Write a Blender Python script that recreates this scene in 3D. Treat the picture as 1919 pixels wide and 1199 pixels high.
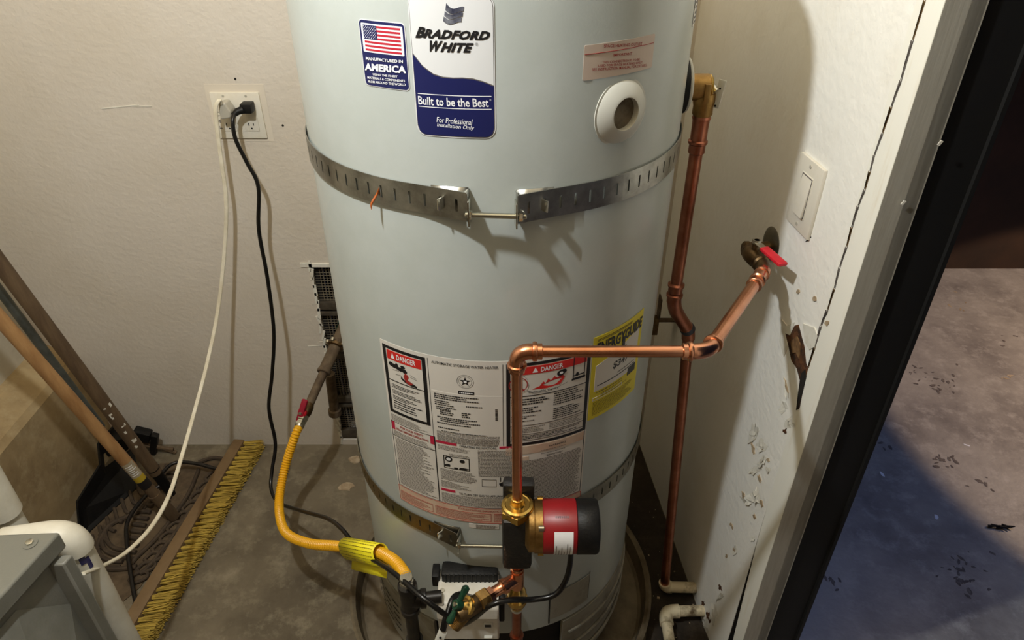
import bpy, bmesh, math, random
from mathutils import Vector, Matrix
random.seed(7)
S = bpy.context.scene
for o in list(bpy.data.objects): bpy.data.objects.remove(o)
C = S.collection
# ------------------------------------------------------------------ camera, world, lamps, exposure
F, PITCH, CAMH = 1331.0, math.radians(34.09), 1.585
cam = bpy.data.cameras.new('camera'); cam.sensor_width = 36; cam.lens = 36*F/1919; cam.clip_start = .01
co = bpy.data.objects.new('camera', cam); C.objects.link(co)
co.location = (0, 0, CAMH); co.rotation_euler = (math.pi/2-PITCH, 0, 0); S.camera = co
S.view_settings.view_transform = 'Standard'; S.view_settings.look = 'None'; S.view_settings.gamma = 1
S.view_settings.use_curve_mapping = False; S.view_settings.exposure = 0.0
w = bpy.data.worlds.new('World'); S.world = w; w.use_nodes = True
w.node_tree.nodes['Background'].inputs[0].default_value = (.20, .33, .80, 1)
w.node_tree.nodes['Background'].inputs[1].default_value = .03
def point(name, loc, col, e, r):
    l = bpy.data.lights.new(name, 'POINT'); l.energy = e; l.color = col; l.shadow_soft_size = r
    o = bpy.data.objects.new(name, l); o.location = loc; C.objects.link(o); return o
point('ceiling_bulb_light', (-.44, .52, 2.03), (.935, .985, 1.0), 48, .026)
point('second_bulb_light', (-.40, .07, 2.50), (1.0, .80, .52), 2.2, .05)
sp = bpy.data.lights.new('garage_downlight', 'SPOT'); sp.energy = 62; sp.color = (1, .74, .50); sp.spot_size = math.radians(96); sp.spot_blend = .05; sp.shadow_soft_size = .03
sk_l = bpy.data.lights.new('garage_blue_fill', 'SPOT'); sk_l.energy = 36; sk_l.color = (.30, .46, 1.0); sk_l.spot_size = math.radians(95); sk_l.spot_blend = .5; sk_l.shadow_soft_size = .25
sko = bpy.data.objects.new('garage_blue_fill', sk_l); sko.location = (1.55, 1.35, 2.5); C.objects.link(sko)  # blue fill spot added overhead, stands in for daylight on the garage floor
so = bpy.data.objects.new('garage_downlight', sp); so.location = (2.50, 1.75, 1.15); C.objects.link(so)

# ------------------------------------------------------------------ pixel rays to real points (photo measured at 1919x1199)
CP, SP = math.cos(PITCH), math.sin(PITCH)
def ray(x, y):
    a = (x-959.5)/F; b = (599.5-y)/F
    return Vector((a, CP+b*SP, -SP+b*CP))
def at(x, y, X=None, Y=None, Z=None):
    r = ray(x, y)
    k = X/r.x if X is not None else Y/r.y if Y is not None else (Z-CAMH)/r.z
    return Vector((0, 0, CAMH))+k*r
TX, TY, TR = -.028, 1.12, .29
def tk(x, y, R=TR):
    r = ray(x, y); a = r.x**2+r.y**2; b = -2*(r.x*TX+r.y*TY); c = TX**2+TY**2-R*R
    k = (-b-math.sqrt(max(0, b*b-4*a*c)))/2/a; P = r*k
    return math.degrees(math.atan2(P.x-TX, TY-P.y)), P.z+CAMH
def cyl(t, z, off=0.):
    t = math.radians(t); return Vector((TX+(TR+off)*math.sin(t), TY-(TR+off)*math.cos(t), z))
WN = Vector((-.9948, -.1015, 0))                      # right wall normal into the room
def rw(Y, z, d=0.): return Vector((.458-.102*(Y-1.107), Y, z))+WN*d
def rwp(x, y, d=0.):
    r = ray(x, y); k = (.458+.102*1.107)/(r.x+.102*r.y); return Vector((0, 0, CAMH))+k*r+WN*d
# ------------------------------------------------------------------ materials
def lin(c): return tuple(((v/255)/12.92 if v/255 <= .04045 else ((v/255+.055)/1.055)**2.4) for v in c)+(1,)
def mat(name, col, rough=.5, metal=0., ncol=None, nscale=20., nlo=.4, nhi=.65, bump=0., bscale=80., stretch=None, spec=.5, coat=0.):
    m = bpy.data.materials.new(name); m.use_nodes = True; nt = m.node_tree; b = nt.nodes['Principled BSDF']
    b.inputs['Base Color'].default_value = lin(col); b.inputs['Roughness'].default_value = rough; b.inputs['Metallic'].default_value = metal
    b.inputs['Specular IOR Level'].default_value = spec; b.inputs['Coat Weight'].default_value = coat; b.inputs['Coat Roughness'].default_value = .15
    tc = nt.nodes.new('ShaderNodeTexCoord'); vec = tc.outputs['Object']
    if stretch:
        mp = nt.nodes.new('ShaderNodeMapping'); mp.inputs['Scale'].default_value = stretch; nt.links.new(vec, mp.inputs[0]); vec = mp.outputs[0]
    if ncol:
        n = nt.nodes.new('ShaderNodeTexNoise'); n.inputs['Scale'].default_value = nscale; n.inputs['Detail'].default_value = 6; n.inputs['Roughness'].default_value = .65
        nt.links.new(vec, n.inputs['Vector'])
        r = nt.nodes.new('ShaderNodeValToRGB'); r.color_ramp.elements[0].position = nlo; r.color_ramp.elements[1].position = nhi
        r.color_ramp.elements[0].color = lin(col); r.color_ramp.elements[1].color = lin(ncol)
        nt.links.new(n.outputs['Fac'], r.inputs[0]); nt.links.new(r.outputs[0], b.inputs['Base Color'])
    if bump:
        n2 = nt.nodes.new('ShaderNodeTexNoise'); n2.inputs['Scale'].default_value = bscale; n2.inputs['Detail'].default_value = 4
        nt.links.new(vec, n2.inputs['Vector'])
        bp = nt.nodes.new('ShaderNodeBump'); bp.inputs['Strength'].default_value = bump; bp.inputs['Distance'].default_value = .004
        nt.links.new(n2.outputs['Fac'], bp.inputs['Height']); nt.links.new(bp.outputs[0], b.inputs['Normal'])
    return m
def concrete(name, base, dark, light, rough=.8, gloss_patch=0.):
    m = mat(name, base, rough, 0, dark, 3.2, .42, .68, .35, 60)
    nt = m.node_tree; b = nt.nodes['Principled BSDF']; l = b.inputs['Base Color'].links[0]; src = l.from_socket
    n = nt.nodes.new('ShaderNodeTexNoise'); n.inputs['Scale'].default_value = 17; n.inputs['Detail'].default_value = 9; n.inputs['Roughness'].default_value = .72
    tc = nt.nodes.new('ShaderNodeTexCoord'); nt.links.new(tc.outputs['Object'], n.inputs['Vector'])
    r = nt.nodes.new('ShaderNodeValToRGB'); r.color_ramp.elements[0].position = .50; r.color_ramp.elements[1].position = .74
    mx = nt.nodes.new('ShaderNodeMix'); mx.data_type = 'RGBA'
    nt.links.new(n.outputs['Fac'], r.inputs[0]); nt.links.new(r.outputs[0], mx.inputs['Factor']); nt.links.new(src, mx.inputs['A']); mx.inputs['B'].default_value = lin(light)
    nt.links.new(mx.outputs['Result'], b.inputs['Base Color']); return m
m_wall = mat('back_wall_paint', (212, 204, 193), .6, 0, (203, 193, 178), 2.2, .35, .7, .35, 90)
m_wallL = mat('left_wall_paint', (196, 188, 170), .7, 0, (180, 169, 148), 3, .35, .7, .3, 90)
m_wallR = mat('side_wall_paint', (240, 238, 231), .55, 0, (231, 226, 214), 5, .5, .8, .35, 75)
m_ceil = mat('ceiling_paint', (236, 212, 172), .8, 0, (226, 200, 158), 3)
m_floor = concrete('closet_concrete', (116, 105, 86), (76, 67, 52), (142, 132, 111))
m_curb = concrete('curb_concrete', (168, 146, 108), (124, 102, 70), (178, 160, 124), .85)
m_gfloor = concrete('garage_concrete', (164, 156, 146), (124, 116, 110), (184, 176, 166), .55)
m_gwall = mat('garage_wall', (58, 38, 24), .9, 0, (44, 30, 20), 4)
m_trim = mat('trim_paint', (238, 236, 226), .45, 0, (224, 216, 198), 9, .55, .8, .05, 30, (6, 6, .6))
m_jamb = mat('jamb_paint', (190, 187, 175), .5, 0, (178, 174, 161), 30, .4, .7, .06, 40, (6, 6, .5))
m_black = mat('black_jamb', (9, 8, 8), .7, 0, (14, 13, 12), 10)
m_dark = mat('dark_cavity', (16, 13, 10), .9, 0, (30, 24, 18), 12)
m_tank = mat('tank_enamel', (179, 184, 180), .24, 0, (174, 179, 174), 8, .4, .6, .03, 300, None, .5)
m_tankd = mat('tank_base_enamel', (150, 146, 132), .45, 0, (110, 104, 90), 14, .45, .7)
m_port = mat('grommet_plastic', (204, 203, 193), .35)
m_ins = mat('insulation_foam', (128, 116, 96), .9, 0, (95, 84, 66), 60)
m_lwhite = mat('label_white', (218, 213, 205), .5)
m_lpaper = mat('label_silver', (222, 222, 222), .42)
m_navy = mat('label_navy', (27, 32, 84), .38)
m_ink = mat('ink_black', (22, 20, 22), .5)
m_inkg = mat('ink_grey', (98, 92, 88), .6)
m_red = mat('label_red', (208, 40, 34), .5)
m_mag = mat('label_crimson', (186, 34, 66), .5)
m_inkr = mat('ink_red', (160, 44, 40), .5)
m_tan = mat('label_tan', (212, 190, 168), .55, 0, (206, 172, 150), 25)
m_flagr = mat('flag_red', (190, 38, 56), .4)
m_white = mat('white_print', (238, 238, 240), .45)
m_chrome = mat('print_silver_grey', (150, 152, 162), .3, .4, (60, 62, 84), 60, .35, .65)
m_yel = mat('energy_yellow', (226, 208, 40), .5)
m_galv = mat('galvanised_steel', (190, 190, 184), .34, 1., (128, 126, 118), 18, .35, .7, .05, 60)
m_galvd = mat('dull_galvanised_steel', (140, 136, 122), .38, 1., (104, 98, 84), 18, .35, .7, .05, 60)
m_bolt = mat('zinc_bolt', (205, 203, 192), .25, 1.)
m_cu = mat('copper', (222, 160, 126), .22, 1., (206, 138, 104), 30, .4, .7)
m_cud = mat('aged_copper', (178, 116, 92), .32, 1., (138, 84, 66), 25, .35, .7)
m_brass = mat('brass', (224, 188, 106), .25, 1., (200, 160, 80), 30, .4, .7)
m_brassd = mat('cast_brass', (172, 138, 84), .42, 1., (134, 104, 60), 40, .4, .7, .1, 150)
m_bronze = mat('tarnished_brass', (126, 104, 74), .45, 1., (84, 66, 46), 40, .4, .65)
m_flux = mat('solder_flux', (74, 76, 84), .5, .6)
m_iron = mat('black_iron', (30, 27, 25), .38, .3, (52, 46, 40), 40, .45, .7)
m_blk = mat('black_plastic', (14, 13, 13), .5, 0, (20, 19, 18), 50, .4, .6, .12, 250, None, .3)
m_cast = mat('black_cast_iron', (22, 20, 19), .5, 0, (30, 28, 26), 40, .4, .6, .35, 160)
m_cord = mat('black_cord', (14, 13, 13), .3)
m_wcord = mat('white_cord', (226, 219, 200), .45, 0, (206, 196, 172), 20)
m_pred = mat('pump_red', (138, 20, 26), .4, 0, (128, 16, 22), 30)
m_lever = mat('red_vinyl_grip', (206, 30, 48), .4, 0, (186, 24, 40), 40)
m_green = mat('green_handle', (20, 64, 44), .35, 0, (12, 44, 30), 60, .4, .6, .3, 150)
m_hose = mat('yellow_hose', (232, 172, 22), .4)
m_tag = mat('yellow_tag', (252, 238, 44), .45)
m_gasp = mat('dusty_gas_pipe', (104, 88, 68), .8, .1, (76, 60, 44), 30, .4, .65, .4, 90)
m_plate = mat('wall_plate', (222, 216, 202), .35, 0, (212, 204, 184), 20, .5, .75)
m_grey = mat('plug_grey', (176, 171, 158), .4)
m_pvc = mat('white_pvc', (224, 219, 204), .4, 0, (196, 187, 166), 8, .45, .75)
m_pvcd = mat('dirty_pvc', (208, 196, 166), .5, 0, (92, 76, 52), 22, .52, .7)
m_purp = mat('purple_primer', (40, 36, 84), .5)
m_box = mat('grey_plastic_housing', (128, 127, 119), .45, 0, (118, 117, 108), 12, .4, .6, .12, 300)
m_wood = mat('bare_wood', (176, 136, 90), .6, 0, (140, 100, 60), 7, .35, .7, .15, 40, (5, 5, 1))
m_woodd = mat('dark_weathered_wood', (104, 84, 60), .75, 0, (76, 58, 40), 9, .35, .7, .2, 40, (5, 5, 1))
m_block = mat('broom_block_wood', (122, 98, 66), .7, 0, (104, 80, 52), 14, .35, .7, .15, 60)
m_brist = mat('yellow_bristle', (184, 154, 56), .7, 0, (156, 126, 38), 40)
m_steel = mat('grey_handle_metal', (88, 90, 84), .5, .3, (62, 64, 58), 20)
m_pan = mat('dusty_drain_pan', (132, 120, 98), .6, .1, (82, 70, 52), 7, .4, .65)
m_mat = mat('rubber_mat', (62, 50, 38), .85, 0, (82, 68, 52), 25, .45, .7)
m_rust = mat('rusty_rot', (92, 54, 22), .9, 0, (44, 24, 10), 50, .4, .6, .8, 120)
m_flake = mat('peeled_paint', (222, 219, 208), .6, 0, (198, 190, 172), 40, .5, .7, .3, 60)
m_soil = concrete('debris_dirt', (56, 47, 36), (32, 26, 19), (72, 62, 49), .95)
m_chip = mat('paint_chip', (182, 164, 138), .8, 0, (150, 128, 98), 40)
m_vent = mat('vent_bar', (92, 84, 72), .6, .3, (66, 58, 48), 30)
m_wire = mat('vent_wire', (128, 118, 100), .6, .2)
m_fine = mat('ink_fine_print', (124, 118, 112), .6)
m_gas = mat('gas_control_plastic', (218, 214, 204), .45, 0, (206, 200, 186), 30)
m_orange = mat('orange_feather', (168, 84, 24), .6)
# ------------------------------------------------------------------ mesh helpers
def frame(ax):
    ax = Vector(ax).normalized(); h = Vector((0, 0, 1)) if abs(ax.z) < .9 else Vector((1, 0, 0))
    u = h.cross(ax).normalized(); return u, ax.cross(u).normalized(), ax
def smooth_path(pts, n=8):
    P = [Vector(p) for p in pts]; P = [2*P[0]-P[1]]+P+[2*P[-1]-P[-2]]; out = []
    for i in range(1, len(P)-2):
        for k in range(n):
            t = k/n; a, b, c, d = P[i-1:i+3]
            out.append(.5*((2*b)+(c-a)*t+(2*a-5*b+4*c-d)*t*t+(3*b-a-3*c+d)*t**3))
    out.append(P[-2]); return out
class MB:
    def __init__(s): s.v = []; s.f = []
    def add(s, V, Fc):
        o = len(s.v); s.v += [Vector(x) for x in V]; s.f += [tuple(i+o for i in q) for q in Fc]; return s
    def box(s, c, size, rot=None, bev=0.):
        bm = bmesh.new(); bmesh.ops.create_cube(bm, size=1)
        for v in bm.verts: v.co = Vector((v.co.x*size[0], v.co.y*size[1], v.co.z*size[2]))
        if bev: bmesh.ops.bevel(bm, geom=bm.edges[:], offset=bev, segments=2, affect='EDGES', profile=.6)
        Mx = rot if rot else Matrix.Identity(3)
        bm.verts.index_update()
        s.add([Mx @ v.co+Vector(c) for v in bm.verts], [[v.index for v in f.verts] for f in bm.faces]); bm.free(); return s
    def tube(s, pts, r, n=14, caps=True):
        P = [Vector(p) for p in pts]; rr = r if isinstance(r, (list, tuple)) else [r]*len(P); V = []; Fc = []; u = None
        for i, p in enumerate(P):
            t = (P[min(i+1, len(P)-1)]-P[max(i-1, 0)])
            t = t.normalized() if t.length > 1e-9 else Vector((0, 0, 1))
            if u is None: u = frame(t)[0]
            u = (u-t*u.dot(t)).normalized(); w_ = t.cross(u)
            for k in range(n):
                a = 2*math.pi*k/n; V.append(p+(u*math.cos(a)+w_*math.sin(a))*rr[i])
        for i in range(len(P)-1):
            for k in range(n): Fc.append((i*n+k, i*n+(k+1) % n, (i+1)*n+(k+1) % n, (i+1)*n+k))
        if caps: Fc.append(tuple(range(n-1, -1, -1))); Fc.append(tuple((len(P)-1)*n+k for k in range(n)))
        return s.add(V, Fc)
    def lathe(s, prof, o, ax, n=28, caps=True):      # prof: (radius, height along axis)
        u, w_, a = frame(ax); o = Vector(o); V = []; Fc = []
        for r, h in prof:
            for k in range(n):
                q = 2*math.pi*k/n; V.append(o+a*h+(u*math.cos(q)+w_*math.sin(q))*r)
        for i in range(len(prof)-1):
            for k in range(n): Fc.append((i*n+k, i*n+(k+1) % n, (i+1)*n+(k+1) % n, (i+1)*n+k))
        if caps: Fc.append(tuple(range(n-1, -1, -1))); Fc.append(tuple((len(prof)-1)*n+k for k in range(n)))
        return s.add(V, Fc)
    def prism(s, poly, o, u, v, depth):              # polygon in u,v extruded along u x v
        u = Vector(u); v = Vector(v); d = u.cross(v).normalized()*depth; n = len(poly)
        V = [Vector(o)+u*a+v*b for a, b in poly]; V = V+[x+d for x in V]
        return s.add(V, [tuple(range(n-1, -1, -1)), tuple(range(n, 2*n))]+[(i, (i+1) % n, n+(i+1) % n, n+i) for i in range(n)])
    def patch(s, t0, t1, z0, z1, off, rad=0., n=None, lo=None, hi=None, th=.0004):   # sticker lying on the tank
        n = n or max(2, int(abs(t1-t0)/1.2)); W = math.radians(t1-t0)*TR; cols = [i/n for i in range(n+1)]
        if rad:
            e = [rad/W*q for q in (0, .08, .25, .5, .75, 1)]; cols = sorted(set(cols+e+[1-x for x in e]))
        V = []; Fc = []
        for c in cols:
            x = c*W; d = min(x, W-x); k = rad-math.sqrt(max(0, rad*rad-(rad-d)**2)) if rad and d < rad else 0
            t = t0+(t1-t0)*c; a = (lo(c) if lo else z0)+k; b = (hi(c) if hi else z1)-k
            V += [cyl(t, a, off), cyl(t, b, off), cyl(t, a, off-th), cyl(t, b, off-th)]
        m = len(cols)
        for i in range(m-1):
            p, q = 4*i, 4*i+4
            Fc += [(p, q, q+1, p+1), (p+1, q+1, q+3, p+3), (q, p, p+2, q+2), (q+2, p+2, p+3, q+3)]
        Fc += [(0, 1, 3, 2), (4*m-4, 4*m-2, 4*m-1, 4*m-3)]
        return s.add(V, Fc)
    def build(s, name, m, parent=None, sm=True, kind=None):
        me = bpy.data.meshes.new(name); off = Vector(parent['_w']) if parent else Vector((0, 0, 0))
        me.from_pydata([tuple(v-off) for v in s.v], [], s.f); me.update()
        bm = bmesh.new(); bm.from_mesh(me); bmesh.ops.recalc_face_normals(bm, faces=bm.faces); bm.to_mesh(me); bm.free()
        if sm:
            me.polygons.foreach_set('use_smooth', [True]*len(me.polygons)); me.set_sharp_from_angle(angle=math.radians(38))
        me.materials.append(m); o = bpy.data.objects.new(name, me); C.objects.link(o); o['_w'] = tuple(off)
        if parent: o.parent = parent
        if kind: o['kind'] = kind
        return o
def thing(name, label, cat, loc, group=None):
    o = bpy.data.objects.new(name, None); C.objects.link(o); o.location = Vector(loc); o.empty_display_size = .05
    o['_w'] = tuple(loc); o['label'] = label; o['category'] = cat
    if group: o['group'] = group
    return o
def tag(o, label, cat, group=None):
    o['label'] = label; o['category'] = cat
    if group: o['group'] = group
    return o
def struct(name, mb, m, parent=None, sm=False):
    o = mb.build(name, m, parent, sm); o['kind'] = 'structure' if not parent else o.get('kind', ''); 
    if parent: del o['kind']
    return o
def seg(a, b): return [Vector(a), Vector(b)]
def elbow(a, c, b, r=.02, n=8):                      # arc rounding the corner c between a and b
    a, b, c = Vector(a), Vector(b), Vector(c); p = c+(a-c).normalized()*r; q = c+(b-c).normalized()*r
    return [(p*(1-t)**2+c*2*t*(1-t)+q*t*t) for t in [i/n for i in range(n+1)]]
# text laid into a box: fn maps (0..1, 0..1) to a point
def text_geo(body, bold=0., shear=0., spacing=1.):
    cu = bpy.data.curves.new('t', 'FONT'); cu.body = body; cu.size = 1; cu.offset = bold; cu.shear = shear; cu.space_character = spacing; cu.align_x = 'CENTER'; cu.resolution_u = 2
    ob = bpy.data.objects.new('t', cu); C.objects.link(ob); bpy.context.view_layer.update()
    me = bpy.data.meshes.new_from_object(ob.evaluated_get(bpy.context.evaluated_depsgraph_get()))
    V = [v.co.copy() for v in me.vertices]; Fc = [tuple(p.vertices) for p in me.polygons]
    bpy.data.objects.remove(ob); bpy.data.curves.remove(cu); bpy.data.meshes.remove(me)
    x0 = min(v.x for v in V); x1 = max(v.x for v in V); y0 = min(v.y for v in V); y1 = max(v.y for v in V)
    return [((v.x-x0)/(x1-x0), (v.y-y0)/(y1-y0)) for v in V], Fc
def text_box(mb, body, fn, bold=0., shear=0., spacing=1.):
    V, Fc = text_geo(body, bold, shear, spacing); return mb.add([fn(a, b) for a, b in V], Fc)
def quadpx(tl, tr, bl, br, off):                      # photo corners -> tank patch
    c = [tk(*q) for q in (bl, br, tl, tr)]
    def fn(a, b):
        t = (c[0][0]*(1-a)+c[1][0]*a)*(1-b)+(c[2][0]*(1-a)+c[3][0]*a)*b
        z = (c[0][1]*(1-a)+c[1][1]*a)*(1-b)+(c[2][1]*(1-a)+c[3][1]*a)*b
        return cyl(t, z, off)
    return fn
def rect(t0, t1, z0, z1, off): return lambda a, b: cyl(t0+(t1-t0)*a, z0+(z1-z0)*b, off)
def fine(mb, t0, t1, z0, z1, n, off, fill=.55, ragged=.15, wl=(.25, 1.0)):   # rows of tiny print
    dz = (z1-z0)/n
    for i in range(n):
        z = z1-(i+.5)*dz; t = t0; end = t1-(t1-t0)*ragged*random.random()*(2 if random.random() < .2 else 1)
        while t < end:
            L = min(random.uniform(*wl), end-t)
            mb.add([cyl(t, z-dz*fill/2, off), cyl(t+L, z-dz*fill/2, off), cyl(t+L, z+dz*fill/2, off), cyl(t, z+dz*fill/2, off)], [(0, 1, 2, 3)]); t += L+.16

# ================================================================== THE SETTING
BY = 1.64
struct('floor', MB().box((-.46, .42, -.05), (2.0, 2.9, .1)), m_floor)
VX0, VX1, VZ0, VZ1 = -.533, -.27, .02, .648
b = MB()
def bw(x0, x1, z0, z1): b.box(((x0+x1)/2, BY+.05, (z0+z1)/2), (x1-x0, .1, z1-z0))
bw(-1.5, VX0, 0, 2.65); bw(VX0, VX1, VZ1, 2.65); bw(VX1, .6, 0, 2.65); bw(VX0, VX1, 0, VZ0)
wall_back = struct('wall_back', b, m_wall)
# ragged plaster lip along the vent opening
b = MB()
for i in range(26):
    z = VZ0+(VZ1-VZ0)*i/25; b.box((VX0+random.uniform(-.006, .001), BY-.0005, z), (random.uniform(.004, .009), .003, .034), Matrix.Rotation(random.uniform(-.3, .3), 3, 'Y'))
struct('plaster_edge', b, m_flake, wall_back)
b = MB(); b.box((VX0-.012, BY-.001, VZ1+.004), (.03, .005, .012)); b.box((VX0+.06, BY-.001, VZ1+.003), (.13, .005, .010)); struct('plaster_edge', b, m_flake, wall_back)
# small dents and scratches of the plaster
for (x, y, L) in ((225, 200, .09), (265, 199, .05), (615, 640, .05), (590, 648, .04)):
    p = at(x, y, Y=BY-.0006); struct('scratch', MB().box(p, (L, .0012, .0022), Matrix.Rotation(random.uniform(-.1, .1), 3, 'Y')), m_flake, wall_back)
for (x, y) in ((441, 148), (530, 235)):
    struct('nail_hole', MB().lathe([(.0028, 0), (.0024, .0012)], at(x, y, Y=BY), (0, -1, 0), 10), m_dark, wall_back)
b = MB().box((-.634, BY-.0004, 1.056), (.136, .001, .134), None); struct('paint_patch', b, mat('patch_paint', (214, 204, 188), .6), wall_back)
b = MB(); b.box((-1.40, .42, 1.325), (.1, 2.6, 2.65)); wall_left = struct('wall_left', b, m_wallL)
# concrete curb at the foot of the left wall with a sloping dirty ledge
b = MB(); b.prism([(-1.35, 0), (-1.245, 0), (-1.25, .340), (-1.262, .358), (-1.33, .390), (-1.35, .392)], (0, BY, 0), (1, 0, 0), (0, 0, 1), 2.3)
curb = struct('trim_1', b, m_curb)
b = MB()
Y_C, Y_E, Y_O = .904, .856, -.05                       # casing outer edge, door opening edge, near side of the doorway
def rbox(mb, y0, y1, z0, z1, d0, d1):
    V = [rw(y, z, d) for z in (z0, z1) for y in (y0, y1) for d in (d0, d1)]
    return mb.add(V, [(0, 1, 3, 2), (4, 6, 7, 5), (0, 2, 6, 4), (1, 5, 7, 3), (0, 4, 5, 1), (2, 3, 7, 6)])
rbox(b, Y_C+.003, BY+.02, 0, 2.65, -.10, 0); rbox(b, Y_O, Y_C+.004, 2.1, 2.65, -.10, 0); rbox(b, -1.0, Y_O, 0, 2.65, -.10, 0)
wall_right = struct('wall_right', b, m_wallR)
struct('ceiling', MB().box((-.46, .32, 2.52), (2.0, 2.7, .1)), m_ceil)
struct('wall_front', MB().box((-.46, -1.0, 1.325), (2.0, .1, 2.65)), m_woodd)
# door casing (white), jamb (grey) and dark inner rebate
b = MB()
n = 14
for i in range(n):                                      # the board bows away from the wall towards the floor
    z0, z1 = 2.1*i/n, 2.1*(i+1)/n
    g = lambda z: Y_C+.0029-.027*max(0, (.50-z)/.50)**1.1
    V = [rw(g(z0), z0, .0004), rw(g(z1), z1, .0004), rw(g(z0), z0, -.03), rw(g(z1), z1, -.03), rw(Y_E, z0, .0004), rw(Y_E, z1, .0004), rw(Y_E, z0, -.03), rw(Y_E, z1, -.03)]
    b.add(V, [(0, 1, 5, 4), (0, 2, 3, 1), (2, 6, 7, 3), (4, 5, 7, 6)])
trim2 = struct('trim_2', b, m_trim)
b = MB(); rbox(b, Y_C+.0020, Y_C+.0029, 0, 2.1, -.05, -.0012); rbox(b, Y_C-.030, Y_C+.003, 0, 2.1, -.05, -.032); struct('gap_shade', b, m_dark, trim2)  # dark strips put in to paint the shade inside the casing gap
b = MB(); rbox(b, Y_E-.001, Y_E+.002, 0, 2.1, -.050, .0002); rbox(b, Y_E-.001, Y_E+.04, 0, 2.1, -.052, -.031); struct('trim_3', b, m_jamb)
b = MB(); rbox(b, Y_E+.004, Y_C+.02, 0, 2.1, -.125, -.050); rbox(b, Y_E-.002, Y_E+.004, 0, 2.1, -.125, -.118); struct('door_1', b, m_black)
for (x, y) in ((1762, 268), (1693, 380)):
    p = at(x, y, Y=Y_E-.002); struct('paint_nick', MB().box(p, (.004, .0012, .007), Matrix.Rotation(.5, 3, 'Y'), .0005), m_flake, trim2)
# garage beyond the doorway
struct('floor_garage', MB().box((2.9, 1.2, -.05), (4.7, 5, .1)), m_gfloor)
struct('wall_garage', MB().box((2.6, 2.80, 1.3), (4.4, .1, 2.6)), m_gwall)
gf = bpy.data.objects['floor_garage']
m_scuff = mat('floor_grime', (92, 82, 76), .9, 0, (120, 110, 102), 60)
def smear(x, y, r, n, m, st=1.):
    for k in range(n):
        c = at(x+random.gauss(0, r*st), y+random.gauss(0, r*.7), Z=.0006); q = random.uniform(.004, .013); a0 = random.random()*3; V = []
        for i in range(8):
            a = i*math.pi/4; u = q*random.uniform(.6, 1.3)*math.cos(a); v = q*.45*random.uniform(.6, 1.3)*math.sin(a); V.append((c.x+u*math.cos(a0)-v*math.sin(a0), c.y+u*math.sin(a0)+v*math.cos(a0), .0006+.00002*k))
        struct('grime_mark', MB().add(V, [tuple(range(8))]), m, gf)
for a in ((1760, 715, 18, 20, m_scuff), (1715, 695, 12, 10, m_scuff), (1765, 865, 16, 16, m_scuff), (1810, 1080, 24, 26, m_scuff), (1655, 835, 8, 5, m_scuff), (1845, 905, 14, 6, m_scuff), (1880, 635, 14, 5, m_scuff), (1560, 1090, 12, 6, m_scuff)): smear(*a)
for a in ((1800, 560, 26, 5, m_chip), (1890, 705, 8, 4, m_chip), (1815, 833, 2, 1, m_white), (1752, 972, 2, 1, m_white), (1652, 888, 2, 1, m_white)): smear(*a)
lf = at(1872, 986, Z=.004); b = MB()
for k in range(6): b.tube([lf+Vector((.010*k-.03, .004*math.sin(k*2), .0)), lf+Vector((.010*k-.012, -.008+.004*math.cos(k), .008))], [.005, .0015], 6)
tag(b.build('dead_leaf', m_dark), 'small dark crumpled leaf on the garage floor', 'leaf')
# cracked caulk line and rotten, peeling lower wall
def blot(cx, cy, rx, ry, n=14, j=.35, rot=0.):
    o = []
    for i in range(n):
        a = 2*math.pi*i/n; q = 1+random.uniform(-j, j); x, y = rx*q*math.cos(a), ry*q*math.sin(a)
        o.append((cx+x*math.cos(rot)-y*math.sin(rot), cy+x*math.sin(rot)+y*math.cos(rot)))
    return o
def on_wall(name, m, polypx, d0, d1):
    V = [rwp(x, y, d1) for x, y in polypx]+[rwp(x, y, d0) for x, y in polypx]; n = len(polypx)
    return struct(name, MB().add(V, [tuple(range(n)), tuple(range(2*n-1, n-1, -1))]+[(i, (i+1) % n, n+(i+1) % n, n+i) for i in range(n)]), m, wall_right)
crk = [(1735, 0), (1712, 75), (1690, 150), (1672, 200), (1655, 250), (1640, 290), (1632, 320), (1622, 355), (1610, 385), (1598, 425), (1588, 462), (1575, 500), (1565, 540), (1552, 580), (1540, 610), (1528, 650), (1515, 690)]
for i in range(len(crk)-1):
    (x0, y0), (x1, y1) = crk[i], crk[i+1]; k = random.uniform(.9, 2.0)
    on_wall('crack', m_inkg if i % 3 else m_bronze, [(x0-k-1, y0), (x0-1+k*.3, y0+7), (x0+1.2, y0), (x1+1.2, y1), ((x0+x1)/2-k*1.3, (y0+y1)/2), (x1-k*.6, y1)][::1], -.001, .0016)
on_wall('rot_hole', m_rust, [(1472, 622), (1482, 628), (1490, 610), (1497, 608), (1503, 632), (1508, 650), (1511, 680), (1515, 690), (1510, 712), (1505, 735), (1499, 765), (1494, 768), (1497, 740), (1500, 712), (1494, 690), (1484, 675), (1478, 645)], -.001, .0012)
on_wall('rot_hole', m_dark, [(1503, 700), (1511, 692), (1512, 706), (1504, 740), (1497, 766), (1494, 768), (1497, 742)], 0, .0022)
on_wall('rot_fibre', mat('rot_fibre', (128, 96, 60), .9, 0, (84, 58, 32), 60), [(1484, 640), (1496, 630), (1502, 645), (1500, 672), (1494, 660), (1488, 662)], 0, .003)
on_wall('torn_paint', m_flake, [(1466, 598), (1476, 610), (1490, 604), (1482, 628), (1472, 624), (1478, 650), (1470, 668), (1462, 640)], 0, .0016)
on_wall('torn_paint', m_flake, [(1506, 606), (1528, 614), (1534, 630), (1528, 650), (1518, 655), (1510, 640)], 0, .0018)
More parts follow.
